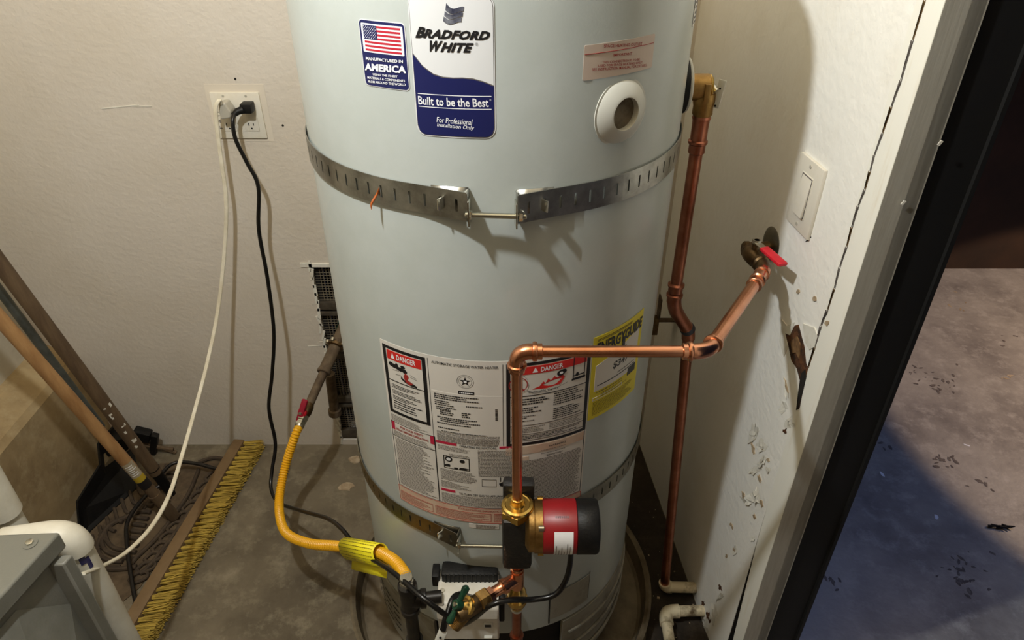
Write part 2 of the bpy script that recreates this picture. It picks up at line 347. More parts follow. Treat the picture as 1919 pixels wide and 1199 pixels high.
for (x, y, rx, ry, ro, lift) in ((1414, 815, 12, 22, .25, .003), (1430, 835, 17, 13, .1, .0035), (1418, 873, 10, 16, .5, .0045), (1430, 860, 8, 12, .3, .004), (1404, 935, 17, 9, .8, .006), (1418, 925, 7, 22, -.1, .006), (1440, 880, 6, 8, 0, .003),
                            (1475, 730, 4, 22, -.1, .003), (1472, 760, 8, 14, .2, .003), (1480, 790, 10, 16, .2, .002), (1412, 1010, 5, 8, 0, .003), (1380, 1030, 6, 8, .4, .003), (1335, 1150, 9, 22, -.4, .004), (1348, 1120, 6, 12, .3, .003), (1325, 1170, 7, 16, -.3, .004)):
    for rep in range(3):
        q = blot(x+random.uniform(-.6, .6)*rx, y+random.uniform(-.6, .6)*ry, rx*random.uniform(.35, .8), ry*random.uniform(.35, .8), 9, .55, ro+random.uniform(-.5, .5)); n = len(q)
        cx_ = sum(a for a, _ in q)/n; cy_ = sum(c for _, c in q)/n; hx = random.random()*6.28
        V = [rwp(cx_, cy_, lift*.35)]+[rwp(a, c, .0003+lift*.9*max(0, math.cos(2*math.pi*k/n-hx))**2) for k, (a, c) in enumerate(q)]
        struct('paint_flake', MB().add(V, [(0, 1+k, 1+(k+1) % n) for k in range(n)]), m_flake, wall_right)
for (x, y, rx, ry) in ((1412, 840, 2.5, 15), (1424, 897, 3, 9), (1393, 927, 3, 7), (1428, 945, 3, 9), (1471, 807, 5, 6), (1414, 968, 3, 7), (1372, 985, 3, 7), (1362, 1042, 3, 5), (1376, 1030, 3, 4), (1350, 1100, 3, 8), (1328, 1155, 4, 12), (1318, 1130, 3, 5), (1474, 722, 2, 18), (1440, 862, 3, 5)):
    on_wall('chipped_spot', m_rust if y > 1090 or y == 807 else m_chip, blot(x, y, rx*.8, ry*.75, 11, .5, -.25), 0, .0013+.0005*(ry > 10))
for (x, y) in ((1551, 606), (1497, 545), (1527, 560)): on_wall('chipped_spot', m_chip, blot(x, y, 4, 4, 8, .4), 0, .0016)
on_wall('crack', m_dark, [(1519, 443), (1521, 444), (1513, 452), (1510, 453)], 0, .0012)

# ================================================================== WATER HEATER
wh = thing('water_heater', 'tall grey storage water heater standing in a round drain pan', 'water heater', (TX, TY, .02))
SEAM = .262
b = MB(); b.lathe([(TR, SEAM), (TR, 1.50), (TR-.006, 1.53), (TR-.03, 1.555), (TR-.09, 1.57), (.02, 1.575)], (TX, TY, 0), (0, 0, 1), 128); b.build('tank_jacket', m_tank, wh)
b = MB()
# lower skirt, open at the front for the burner
V = []; Fc = []
ts = [-180+24+i*3 for i in range(0, 130) if -156+i*3 <= 204]
ts = [t for t in range(27, 336, 3)]
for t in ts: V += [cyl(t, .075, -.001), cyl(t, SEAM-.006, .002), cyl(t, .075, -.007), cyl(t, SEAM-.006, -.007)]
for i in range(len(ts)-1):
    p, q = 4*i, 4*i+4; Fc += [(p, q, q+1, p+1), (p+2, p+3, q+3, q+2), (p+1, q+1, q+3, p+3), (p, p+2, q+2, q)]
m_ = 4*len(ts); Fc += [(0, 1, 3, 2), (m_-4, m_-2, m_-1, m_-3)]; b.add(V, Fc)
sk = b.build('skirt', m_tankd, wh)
b = MB().lathe([(TR-.012, .06), (TR-.012, SEAM+.01)], (TX, TY, 0), (0, 0, 1), 64); b.build('burner_shell', m_dark, wh)
b = MB()
for z in (.11, .16, .21):
    pts = [cyl(t, z, .003) for t in range(30, 90, 3)]; b.tube(pts, .0028, 6)
b.build('skirt_rib', m_tankd, sk)
b = MB()
for i in range(5):
    for t in range(-74, -52, 7): b.patch(t, t+5, .12+.022*i, .1235+.022*i, .003)
b.build('louver', m_dark, sk)
b = MB()
for t in (40, 130, 230, 320): MB().box(cyl(t, .05, -.03), (.03, .03, .07), Matrix.Rotation(math.radians(t), 3, 'Z')).build('foot', m_iron, wh)
b = MB(); b.patch(20.8, 39, .283, .367, .0022); pl = b.build('access_plate', m_tankd, wh, False)
for q in ((20.3, 20.9, .27, .37), (39, 39.3, .287, .375)): MB().patch(*q, .0018).build('plate_edge', m_dark, pl, False)
# outlet grommet with foam filled hole
pc = cyl(34.6, 1.302, 0); ax = (cyl(34.6, 1.302, 1)-pc)
b = MB().lathe([(.0395, 0), (.0395, .003), (.036, .006), (.030, .0085), (.024, .012), (.0205, .0125), (.0205, -.003)], pc-ax*.003, ax, 40, False); gr = b.build('outlet_grommet', m_port, wh)
b = MB().lathe([(.021, 0), (.021, .0016)], pc-ax*.001, ax, 32); b.build('outlet_recess', m_ins, gr)
b = MB().lathe([(.0425, 0), (.0425, .0012), (.0395, .0016)], pc-ax*.002, ax, 40); b.build('grommet_film', m_port, gr)

# ---- brand label
T0, T1, Z0, Z1 = -17.4, 1.7, 1.287, 1.447
br = MB().patch(T0, T1, Z0, Z1, .0006, .012).build('brand_label', m_lpaper, wh, False)
MB().patch(T0+.22, T1-.22, Z0+.0012, Z1-.0012, .00075, .0112).build('border_line', m_inkg, br, False)
MB().patch(T0+.33, T1-.33, Z0+.0018, Z1-.0018, .0009, .0108).build('label_field', m_lpaper, br, False)
wave = [(0, 1.382), (.12, 1.3685), (.25, 1.3605), (.37, 1.3575), (.5, 1.3570), (.62, 1.3575), (.75, 1.3567), (.88, 1.3535), (1, 1.3490)]
def wv(c):
    for (a, p), (q, r) in zip(wave, wave[1:]):
        if c <= q+1e-9:
            t = (c-a)/(q-a); t = t; return p+(r-p)*t
    return wave[-1][1]
hi = lambda c: wv(c)
b = MB(); W_ = T1-T0-.7
def navy_cols(mb, off, top, rad=.0106):
    N = 44; Wm = math.radians(W_)*TR; V = []; Fc = []
    for i in range(N+1):
        c = i/N; x = c*Wm; d = min(x, Wm-x); k = rad-math.sqrt(max(0, rad*rad-(rad-d)**2)) if d < rad else 0
        V += [cyl(T0+.35+W_*c, Z0+.002+k, off), cyl(T0+.35+W_*c, top(c), off)]
    for i in range(N): Fc.append((2*i, 2*i+2, 2*i+3, 2*i+1))
    mb.add(V, Fc)
navy_cols(b, .0010, lambda c: hi(c)+.0012); b.build('wave_edge', m_inkg, br, False)
b = MB(); navy_cols(b, .0012, hi); b.build('navy_field', m_navy, br, False)
b = MB(); b.patch(-16.5, .8, 1.3372, 1.3380, .0014); b.patch(-16.5, .8, 1.3221, 1.3229, .0014)
text_box(b, 'Built to be the Best', quadpx((784, 179), (915, 184), (785, 195), (916, 200), .0014), .018)
text_box(b, '®', rect(.35, .75, 1.3325, 1.3345, .0014))
text_box(b, 'For Professional', quadpx((818, 218), (886, 223), (819, 228), (886, 234), .0014), .006, .25)
text_box(b, 'Installation Only', quadpx((819, 229), (889, 235), (820, 238), (889, 245), .0014), .006, .25)
b.build('lettering', m_white, br, False)
b = MB()
def word(mb, first, rest, x0, x1, y0, y1, dy, frac, sm):
    xm = x0+(x1-x0)*frac
    text_box(mb, first, quadpx((x0, y0), (xm, y0+dy*frac), (x0-2, y1), (xm-2, y1+dy*frac), .0014), .05, .28)
    text_box(mb, rest, quadpx((xm-3, y0+dy*frac+sm), (x1, y0+dy+sm), (xm-5, y1+dy*frac), (x1-2, y1+dy), .0014), .05, .28, 1.06)
word(b, 'B', 'RADFORD', 781, 919, 49.5, 70, 5, .125, 3.0)
word(b, 'W', 'HITE', 806, 888, 75.5, 96, 2.2, .30, 2.6)
b.build('lettering', m_ink, br, False)
b = MB(); text_box(b, '®', rect(*[tk(891, 83)[0], tk(896, 83)[0]], tk(893, 85)[1], tk(893, 79)[1], .0014)); b.build('registered_mark', m_inkg, br, False)
for k, (yt, xo) in enumerate(((11, 836), (21, 834), (31, 832))):     # three waving bands of the emblem
    V = []; N = 14
    for i in range(N+1):
        c = i/N; x = xo+c*34+(0 if k else 0); s_ = 4.0*math.sin(c*math.pi*1.6-.2)+c*5
        for yy in (yt+s_+(5*(1-c)**3*-1 if k == 0 else 0), yt+8.6+s_): V.append(cyl(*tk(x-(yy-yt)*.12, yy), .0014))
    MB().add(V, [(2*i, 2*i+2, 2*i+3, 2*i+1) for i in range(N)]).build('emblem_band', m_chrome, br, False)
# ---- flag label
f0, f1, g0, g1 = -30.9, -18.5, 1.339, 1.4145
fl = MB().patch(f0, f1, g0, g1, .0006, .005).build('flag_label', m_lpaper, wh, False)
MB().patch(f0+.2, f1-.2, g0+.0008, g1-.0008, .0008, .0046).build('navy_field', m_navy, fl, False)
fa, fb, fz0, fz1 = f0+.85, f1-.75, 1.3785, 1.4105
MB().patch(fa-.1, fb+.1, fz0, fz1, .0010, .0012).build('flag_ground', m_white, fl, False)
b = MB(); sh = (fz1-fz0-.0036)/13; s0 = fz1-.0018; ua = fa+.55
for i in range(7): b.patch(ua if i > 3 else ua+3.6, fb-.5, s0-sh*(2*i+1), s0-sh*2*i, .0012)
b.build('flag_stripes', m_flagr, fl, False)
b = MB(); b.patch(ua-.1, ua+3.65, s0-sh*7, s0, .0013); b.build('flag_canton', m_navy, fl, False)
b = MB()
for r in range(9):
    for c in range(6 if r % 2 == 0 else 5):
        t = ua+.15+(c+(0 if r % 2 == 0 else .5))*.63; z = s0-sh*.65-r*sh*.71; q = .11
        b.add([cyl(t-q, z, .0015), cyl(t, z-.0006, .0015), cyl(t+q, z, .0015), cyl(t, z+.0006, .0015)], [(0, 1, 2, 3)])
b.build('flag_stars', m_white, fl, False)
b = MB()
text_box(b, 'MANUFACTURED IN', quadpx((687, 105.5), (756, 112), (687, 111.5), (756, 118), .0014), .03)
text_box(b, 'AMERICA', quadpx((685, 117), (762, 123), (685, 131), (762, 137), .0014), .045)
text_box(b, 'USING THE FINEST', quadpx((700, 136.5), (746, 141), (700, 140.5), (746, 145), .0014), .02)
text_box(b, 'MATERIALS & COMPONENTS', quadpx((690, 142), (760, 149), (690, 146.5), (760, 153.5), .0014), .02)
text_box(b, 'FROM AROUND THE WORLD', quadpx((691, 149.5), (761, 156), (691, 154), (761, 160.5), .0014), .02)
b.build('lettering', m_white, fl, False)
# ---- outlet label
ol = MB().patch(22.5, 44.2, 1.349, 1.389, .0006, .002).build('outlet_label', mat('label_pale_pink', (206, 188, 174), .5), wh, False)
b = MB()
text_box(b, 'SPACE HEATING OUTLET', quadpx((1131, 83), (1203, 78.5), (1131, 89), (1203, 84.5), .001), .012)
b.patch(22.7, 44, tk(1150, 95)[1]-.0003, tk(1150, 95)[1]+.0003, .001)
text_box(b, 'IMPORTANT', quadpx((1149, 100.5), (1184, 97.5), (1149, 105.5), (1184, 102.5), .001), .012)
text_box(b, 'THIS CONNECTION IS TO BE', quadpx((1128, 114), (1198, 108.5), (1128, 118.5), (1198, 113), .001), .01)
text_box(b, 'USED FOR SPACE HEATING ONLY.', quadpx((1120, 120.5), (1204, 114), (1120, 125), (1204, 118.5), .001), .01)
text_box(b, 'SEE INSTRUCTION MANUAL FOR DETAILS.', quadpx((1109, 127.5), (1211, 119), (1109, 132.5), (1211, 124), .001), .01)
b.build('lettering', m_inkr, ol, False)
# ---- striped sticker on the far right flank
b = MB().patch(69, 83, 1.375, 1.475, .0008); st_ = b.build('side_sticker', m_lwhite, wh, False)
b = MB()
for i in range(14): b.patch(70, 82.5, 1.378+.0064*i, 1.3806+.0064*i, .0013)
b.build('sticker_stripes', m_inkg, st_, False)
# ---- large warning label
A0, A1 = -37.2, 31.2
wl = MB().patch(A0, A1, .592, .950, .0006, .002).build('instruction_label', m_lwhite, wh, False)
class Pieces:
    def __init__(s): s.items = []
    def patch(s, *a, **k): s.items.append(MB().patch(*a, **k))
    def add(s, *a): s.items.append(MB().add(*a))
blk = MB(); prt = MB(); redm = Pieces(); crim = Pieces(); tanm = Pieces(); whi = MB(); sml = MB(); rtx = MB()
o1, o2, o3 = .0009, .0012, .0015
def ring(mb, t0, t1, z0, z1, wt, wz, off):
    mb.patch(t0, t1, z1-wz, z1, off); mb.patch(t0, t1, z0, z0+wz, off); mb.patch(t0, t0+wt, z0, z1, off); mb.patch(t1-wt, t1, z0, z1, off)
# left danger panel
ring(blk, -36.3, -20.6, .806, .943, 1.25, .0055, o1)
redm.patch(-34.7, -22.1, .918, .9355, o1); blk.patch(-35.2, -21.6, .8755, .8770, o1)
text_box(whi, 'DANGER', rect(-30.9, -24.0, .9215, .9320, o2), .02)
whi.add([cyl(-33.2, .9215, o2), cyl(-31.6, .9215, o2), cyl(-32.4, .9325, o2)], [(0, 1, 2)])
def blob(mb, t, z, rt, rz, off, n=12, rot=0., j=0.):
    V = []
    for i in range(n):
        a = 2*math.pi*i/n; q = 1+random.uniform(-j, j); x, y = rt*math.cos(a)*q, rz*math.sin(a)*q
        V.append(cyl(t+x*math.cos(rot)-y*math.sin(rot)*60, z+y*math.cos(rot)+x*math.sin(rot)/60, off))
    mb.add(V, [tuple(range(n))])
for (t, z, a, c) in ((-33.4, .909, 1.0, .0045), (-32.2, .9075, .9, .0045), (-31.0, .906, .8, .0035), (-29.9, .905, 1.5, .0040), (-28.9, .911, .9, .003), (-28.3, .9035, .9, .004), (-31.2, .909, .6, .006)): blob(blk, t, z, a, c, o1)
blk.patch(-33, -28, .9035, .9075, o1)
blob(rtx, -27.9, .893, .8, .008, o1, 14, 0, .3); blob(rtx, -27.2, .884, 1.2, .004, o1, 14, 0, .3)
V = [(-29.9, .893), (-29.2, .888), (-29.6, .889), (-28.4, .8855), (-26.5, .8865), (-24.3, .881), (-24.3, .8775), (-26.6, .8785), (-28.6, .8815), (-30.0, .886)]
blk.add([cyl(t, z, o1) for t, z in V], [tuple(range(len(V)))])
for (a, c, q, r) in ((-33, .8985, -30.5, .900), (-32, .891, -30, .893), (-26.5, .896, -24, .893), (-26.6, .904, -26.5, .912), (-26.5, .900, -24.2, .896)): blk.add([cyl(a, c, o1), cyl(q, r, o1), cyl(q, r+.0006, o1), cyl(a, c+.0006, o1)], [(0, 1, 2, 3)])
for k, z in enumerate((.8655, .8535, .8415, .8315, .8215)): fine(prt, -34.2, -22.6, z-.0045, z+.0045, 3 if k < 3 else 2, o1, .5, .35)
fine(sml, -36.2, -21.5, .787, .801, 6, o1, .5, .25)
# rating panel
text_box(prt, 'AUTOMATIC STORAGE WATER HEATER', rect(-18.6, 1.6, .9365, .9415, o2), .008)
blk.patch(-19.9, -19.75, .78, .944, o1); blk.patch(2.75, 2.9, .78, .944, o1)
V = []
cx, cz = -8.4, .9095
for r_, wv_ in ((2.55, .1), (2.0, .08)):
    for i in range(36):
        a, c = 2*math.pi*i/36, 2*math.pi*(i+1)/36; k = TR*math.pi/180
        blk.add([cyl(cx+r_*math.cos(a), cz+r_*math.sin(a)*k, o1), cyl(cx+r_*math.cos(c), cz+r_*math.sin(c)*k, o1), cyl(cx+(r_-wv_)*math.cos(c), cz+(r_-wv_)*math.sin(c)*k, o1), cyl(cx+(r_-wv_)*math.cos(a), cz+(r_-wv_)*math.sin(a)*k, o1)], [(0, 1, 2, 3)])
V = []
for i in range(10):
    a = math.pi/2+math.pi*i/5; r_ = 1.75 if i % 2 == 0 else .7; V.append(cyl(cx+r_*math.cos(a), cz+r_*math.sin(a)*TR*math.pi/180, o1))
blk.add([cyl(cx, cz, o1)]+V, [(0, 1+i, 1+(i+1) % 10) for i in range(10)])
blob(whi, cx, cz, .5, .0022, o2)
blk.patch(-10.7, -5.8, .8845, .8905, o1, .001); fine(whi, -10.3, -6.2, .8862, .8888, 1, o2, .7, .0, (.3, .5))
MB().patch(-19.3, 2.6, .792, .8835, .0008).build('rating_sticker', m_lwhite, wl, False)
for (t0, t1, z, nn) in ((-18.5, -2, .874, 3), (-18.5, -12, .861, 3), (-8.5, -3, .8605, 1), (-18.2, -11, .8505, 2), (-17, -12, .842, 3), (-10, -7, .842, 3), (-18, -2, .8315, 1), (-17, -4, .826, 2), (-18.2, -5, .819, 1), (-18, -11, .809, 1)): fine(prt, t0, t1, z-.0019*nn, z+.0019*nn, nn, o2, .55, .4, (.3, .9))
fine(sml, -18.6, 1.8, .7785, .8005, 9, o1, .62, .02, (.4, 1.6)); fine(prt, -17, -1, .801, .8035, 1, o2, .6, .1)
for i in range(15): blk.patch(.4, 1.15, .8345+.0016*i, .8345+.0016*i+random.choice((.0006, .001)), o2)
# right danger panel
ring(blk, 3.8, 30.8, .778, .944, 1.2, .0055, o1)
redm.patch(5.3, 29.4, .922, .9365, o1); text_box(whi, 'DANGER', rect(14.2, 21.2, .9245, .9335, o2), .02); whi.add([cyl(11.6, .9245, o2), cyl(13.4, .9245, o2), cyl(12.5, .934, o2)], [(0, 1, 2)])
V = [(11.5, .892), (14.0, .897), (15.0, .905), (15.8, .901), (16.6, .909), (17.4, .904), (18.6, .911), (19.5, .907), (21.2, .911), (22.0, .905), (20.5, .893), (16, .8905)]
redm.add([cyl(t, z, o1) for t, z in V], [tuple(range(len(V)))])
for (t, z, a, c) in ((20.6, .9145, 1.3, .0055), (21.6, .917, .9, .004), (7.3, .905, 1.2, .009), (26.2, .9035, .55, .004)): blob(blk, t, z, a, c, o2)
blob(whi, 20.7, .915, .6, .0025, .0016)
for i in range(30):
    a, c = 2*math.pi*i/30, 2*math.pi*(i+1)/30; q = .0014; rt, rz = 2.9, .0145
    rtx.add([cyl(7.4+rt*math.cos(a), .904+rz*math.sin(a), .0016), cyl(7.4+rt*math.cos(c), .904+rz*math.sin(c), .0016), cyl(7.4+(rt-.3)*math.cos(c), .904+(rz-q)*math.sin(c), .0016), cyl(7.4+(rt-.3)*math.cos(a), .904+(rz-q)*math.sin(a), .0016)], [(0, 1, 2, 3)])
rtx.add([cyl(5.6, .915, .0016), cyl(5.9, .9165, .0016), cyl(9.3, .893, .0016), cyl(9.0, .8915, .0016)], [(0, 1, 2, 3)])
ring(blk, 24.7, 28.9, .896, .9385, .3, .0012, o1); blk.patch(24.4, 29.2, .893, .8965, o1); blk.patch(25, 28.6, .9005, .9025, o1)
blk.add([cyl(26, .936, o1), cyl(27.8, .936, o1), cyl(26.9, .940, o1)], [(0, 1, 2)])
for (pts, wq) in (([(7.5, .913), (8.2, .921), (9.3, .919), (10.2, .912), (10.0, .905), (10.6, .899), (10.1, .890), (12, .884), (16, .8835), (20, .8885), (23, .893)], .0006),):
    for (a, c), (q, r) in zip(pts, pts[1:]): blk.add([cyl(a, c, o1), cyl(q, r, o1), cyl(q, r+wq, o1), cyl(a, c+wq, o1)], [(0, 1, 2, 3)])
text_box(prt, 'Flammable Vapors', rect(10.6, 19.9, .8845, .8895, o2), .008)
blk.patch(5, 29.8, .8795, .8808, o1)
fine(prt, 5.2, 17.5, .862, .876, 3, o1, .55, .2); fine(prt, 5.6, 16, .845, .858, 3, o1, .5, .4); fine(prt, 5.2, 13, .828, .841, 4, o1, .5, .4)
fine(prt, 18.6, 29, .852, .878, 6, o1, .5, .3); fine(prt, 18.6, 29, .823, .847, 6, o1, .5, .35)
blk.patch(5, 29.8, .8195, .8203, o1); fine(sml, 5.2, 16, .804, .817, 4, o1, .5, .2); fine(sml, 17.5, 29.4, .804, .817, 4, o1, .5, .15)
blk.patch(5, 29.8, .8005, .8013, o1); fine(prt, 5.2, 29.4, .790, .799, 3, o1, .5, .15); blk.patch(5, 29.8, .7875, .7882, o1)
# operating instructions
ring(blk, -36.6, -19.6, .6325, .785, .18, .0007, o1); blk.patch(-36.5, -19.6, .7525, .7535, o1)
crim.patch(-36.4, -35.1, .7665, .784, o1); crim.patch(-21.2, -19.8, .7665, .784, o1)
text_box(rtx, 'FOR YOUR SAFETY', rect(-32.6, -23.6, .7765, .7815, o2), .02); text_box(rtx, 'READ BEFORE OPERATING', rect(-34.4, -21.9, .769, .7738, o2), .02)
fine(sml, -35.8, -20.4, .7545, .7655, 4, o1, .5, .15); fine(sml, -35.6, -20.3, .637, .750, 34, o1, .52, .3)
crim.patch(-19.3, -12.2, .7735, .7785, o1); crim.patch(1.5, 6.5, .7735, .7785, o1)
text_box(prt, 'OPERATING INSTRUCTIONS', rect(-11.2, .6, .7725, .7775, o2), .012)
blk.patch(-19.4, 30.6, .6325, .6333, o1); blk.patch(30.4, 30.6, .6325, .776, o1); blk.patch(-19.6, -19.4, .6325, .785, o1)
fine(sml, -18.6, -6, .7595, .7705, 4, o1, .5, .3); fine(sml, -5.4, 7.5, .709, .770, 20, o1, .55, .08); fine(sml, -18.4, -6, .690, .7165, 9, o1, .55, .15); fine(sml, -18.4, -8, .672, .688, 6, o1, .5, .4)
ring(prt, -17, -8.2, .7195, .748, .3, .0010, o1); blob(blk, -15.2, .741, 1.3, .0062, o1); blob(whi, -15.2, .741, .75, .0036, o2); blob(blk, -10.6, .740, .9, .004, o1); blob(blk, -15.8, .726, 1.1, .0035, o1, 8, 0, .4); blob(blk, -10.2, .7235, 1.7, .003, o1, 8, 0, .4); fine(sml, -15, -7.5, .7495, .7545, 2, o1, .5, .2); blob(prt, -13, .722, .8, .003, o1, 8, 0, .3)
ring(prt, -4.4, .4, .686, .703, .12, .0006, o1); V = [(1.2, .694), (3, .699), (5.5, .698), (7.4, .694), (7, .687), (3.6, .684), (1.6, .688)]; blk.add([cyl(t, z, o1) for t, z in V], [tuple(range(len(V)))]); blk.patch(1.6, 1.9, .698, .708, o1)
crim.patch(-18.6, -13.6, .6625, .668, o1); text_box(prt, 'TO TURN OFF GAS TO APPLIANCE', rect(-12.3, 3.4, .6605, .666, o2), .012); fine(sml, -18.6, 7.5, .635, .6585, 8, o1, .52, .08)
tanm.patch(3.6, 30.3, .758, .7755, o1); text_box(prt, 'WARNING', rect(17.5, 23.5, .7655, .7695, o2), .015)
for z in (.7605, .7535): fine(sml, 15, 24, z-.001, z+.001, 1, o2, .8, .1)
tanm.patch(5, 11, .744, .752, o1); text_box(prt, 'IMPORTANT', rect(17, 22.6, .7455, .749, o2), .015)
fine(sml, 8.5, 29.8, .6365, .743, 34, o1, .55, .05)
tanm.patch(-37, 31, .5945, .6315, o1); ring(rtx, -36.8, 30.9, .5945, .6315, .15, .0007, o2)
text_box(rtx, 'STATUS CONTROL DIAGNOSTIC CODES', rect(-13, 4.5, .623, .6275, o2), .012)
for (t0, t1) in ((-36, -22.4), (-21.4, -1.6), (-.6, 12), (13, 30)): ring(rtx, t0, t1, .5985, .619, .12, .0005, o2); fine(rtx, t0+.4, t1-.4, .600, .618, 7, o2, .35, .3)
for nm, mb, m in (('black_print', blk, m_ink), ('text_print', prt, m_ink), ('white_print', whi, m_white), ('fine_print', sml, m_fine), ('red_print', rtx, m_inkr)):
    mb.build(nm, m, wl, False, 'stuff')
for nm, mbs, m in (('red_band', redm.items, m_red), ('crimson_band', crim.items, m_mag), ('tan_field', tanm.items, m_tan)):
    for mb in mbs: mb.build(nm, m, wl, False)
fp = MB().patch(-9.5, 1, .579, .590, .0006).build('serial_label', m_lwhite, wh, False); b = MB(); fine(b, -7, .8, .580, .589, 4, .0009, .5, .2); b.build('fine_print', m_inkg, fp, False)
# ---- energy label
el = MB().patch(31.4, 55.6, .795, .962, .0012).build('energy_label', m_yel, wh, False)
b = MB(); b.patch(33, 53.6, .855, .925, .0016, 0, None, lambda c: .853+.010*c*0, lambda c: .905+.028*c); b.build('white_panel', m_lwhite, el, False)
b = MB(); text_box(b, 'ENERGYGUIDE', rect(32.8, 54.9, .928, .950, .0018), .04, .0)
b.patch(44.0, 45.3, .912, .936, .0022); b.add([cyl(42.9, .917, .0022), cyl(46.4, .917, .0022), cyl(44.6, .906, .0022)], [(0, 1, 2)])
text_box(b, '$347', rect(40.4, 48.6, .880, .896, .0018), .03, .15)
b.patch(34.2, 52.5, .8625, .8642, .0018); b.patch(48.8, 53.4, .845, .861, .0019)
fine(b, 33, 54, .952, .957, 2, .0016, .5, .3); fine(b, 43, 53, .868, .871, 1, .0018, .6, .2); fine(b, 34, 48, .848, .8505, 1, .0018, .6, .2)
b.build('lettering', m_ink, el, False)
b = MB(); fine(b, 33, 53, .802, .831, 10, .0016, .4, .15); fine(b, 36, 50, .836, .846, 3, .0016, .4, .3); b.build('fine_print', mat('ink_olive', (122, 108, 22), .6), el, False)
b = MB(); ring(b, 32.6, 46, .8345, .8405, .2, .0008, .0019); b.build('cost_scale', m_lwhite, el, False)

# ---- straps ------------------------------------------------------------------
def strap(name, label, zl, zr, tl, tr, hgt, m, slotp=4.25):
    root = thing(name, label, 'strap', cyl((tl+tr)/2, zl, .02))
    for side, (a, e, zc) in enumerate(((-172, tl, zl), (tr, 172, zr))):
        mb = MB(); V = []; Fc = []; cols = []
        t = e if side == 0 else a; sgn = -1 if side == 0 else 1; edges = [0]; k = 2.4
        while k < 150: edges += [k, k+.62]; k += slotp
        edges.append(160)
        zt = lambda t_: zc
        def off(d): return .003+.013*max(0, 1-d/16)**2
        fine_e = []
        for i in range(len(edges)-1):
            slot = i % 2 == 1; d0, d1 = edges[i], edges[i+1]; ns = 1 if slot else 2
            for q in range(ns):
                x0 = d0+(d1-d0)*q/ns; x1 = d0+(d1-d0)*(q+1)/ns
                if slot: bands = ((-hgt/2, -.0085), (.0085, hgt/2))
                else: bands = ((-hgt/2, -.0085), (-.0085, .0085), (.0085, hgt/2))
                for (p, r) in bands:
                    t0, t1 = t+sgn*x0, t+sgn*x1; o = len(V)
                    V += [cyl(t0, zc+p, off(x0)), cyl(t1, zc+p, off(x1)), cyl(t1, zc+r, off(x1)), cyl(t0, zc+r, off(x0))]; Fc.append((o, o+1, o+2, o+3))
        bm = bmesh.new(); vs = [bm.verts.new(v) for v in V]
        for q in Fc: bm.faces.new([vs[i] for i in q])
        bmesh.ops.remove_doubles(bm, verts=bm.verts, dist=1e-5); bm.verts.index_update()
        mb.add([v.co for v in bm.verts], [[v.index for v in f.verts] for f in bm.faces]); bm.free()
        bd = mb.build('band', m, root, False); sd = bd.modifiers.new('thickness', 'SOLIDIFY'); sd.thickness = .0012; sd.offset = 0
        # folded end: return flap behind the band and upright ear that carries the bolt
        R = Matrix.Rotation(math.radians(t), 3, 'Z')
        mb = MB(); fl0 = [cyl(t+sgn*d, zc+hgt/2-.001, .004) for d in (0, 3.5, 7, 10)]
        V = []
        for d in (0, 3, 6, 9.5): V += [cyl(t+sgn*d, zc-hgt/2+.002, .0025), cyl(t+sgn*d, zc+hgt/2+.0015, .0025)]
        mb.add(V, [(2*i, 2*i+2, 2*i+3, 2*i+1) for i in range(3)]); fb_ = mb.build('return_flap', m, root); s2 = fb_.modifiers.new('thickness', 'SOLIDIFY'); s2.thickness = .0011
        MB().box(cyl(t, zc, .0095), (.0014, .018, hgt), R, .0004).build('ear', m, root)
        MB().box(cyl(t-sgn*.4, zc-.006, .016), (.0022, .018, .034), R, .0006).build('washer_plate', m_bolt, root)
        MB().box(cyl(t+sgn*6.6, zc+.001, .0185 if False else .012), (.0022, .012, .016), Matrix.Rotation(math.radians(t+sgn*6.6), 3, 'Z') @ Matrix.Rotation(.5*sgn, 3, 'Z'), .0008).build('locking_tab', m_bolt, root)
    A = cyl(tl-.6, zl-.009, .019); B = cyl(tr+2.0, (zr-.009) if abs(zl-zr) < .02 else zl-.009, .019)
    b_ = MB(); d = B-A; N = int(d.length/.0007); b_.tube([A+d*i/N for i in range(N+1)], [.0040 if i % 2 else .0033 for i in range(N+1)], 10); b_.build('threaded_bolt', m_bolt, root)
    a = d.normalized()
    hexn = lambda P, h, r: MB().lathe([(r*.9, 0), (r, .0008), (r, h-.0008), (r*.9, h)], P, a, 6)
    hexn(A+a*.004, .005, .0062).build('nut', m_bolt, root, False); hexn(B-a*.010, .006, .0065).build('nut', m_bolt, root, False)
    return root
s1 = strap('tank_strap', 'shiny slotted metal strap around the heater below the brand label', 1.2035, 1.200, -5.2, 6.6, .039, m_galv)
s2 = strap('tank_strap', 'dull slotted metal strap around the heater behind the red pump', .556, .600, -12.8, 8.5, .039, m_galvd)
p = cyl(-30.3, 1.199, .006)
b = MB(); b.tube(smooth_path([p+Vector((.004, -.002, .010)), p, p+Vector((-.007, -.006, -.010)), p+Vector((-.008, -.008, -.018))], 5), [.0004+.0013*math.sin(math.pi*i/15) for i in range(16)], 8)
tag(b.build('feather', m_orange), 'tiny orange feather caught in the upper metal strap', 'feather')

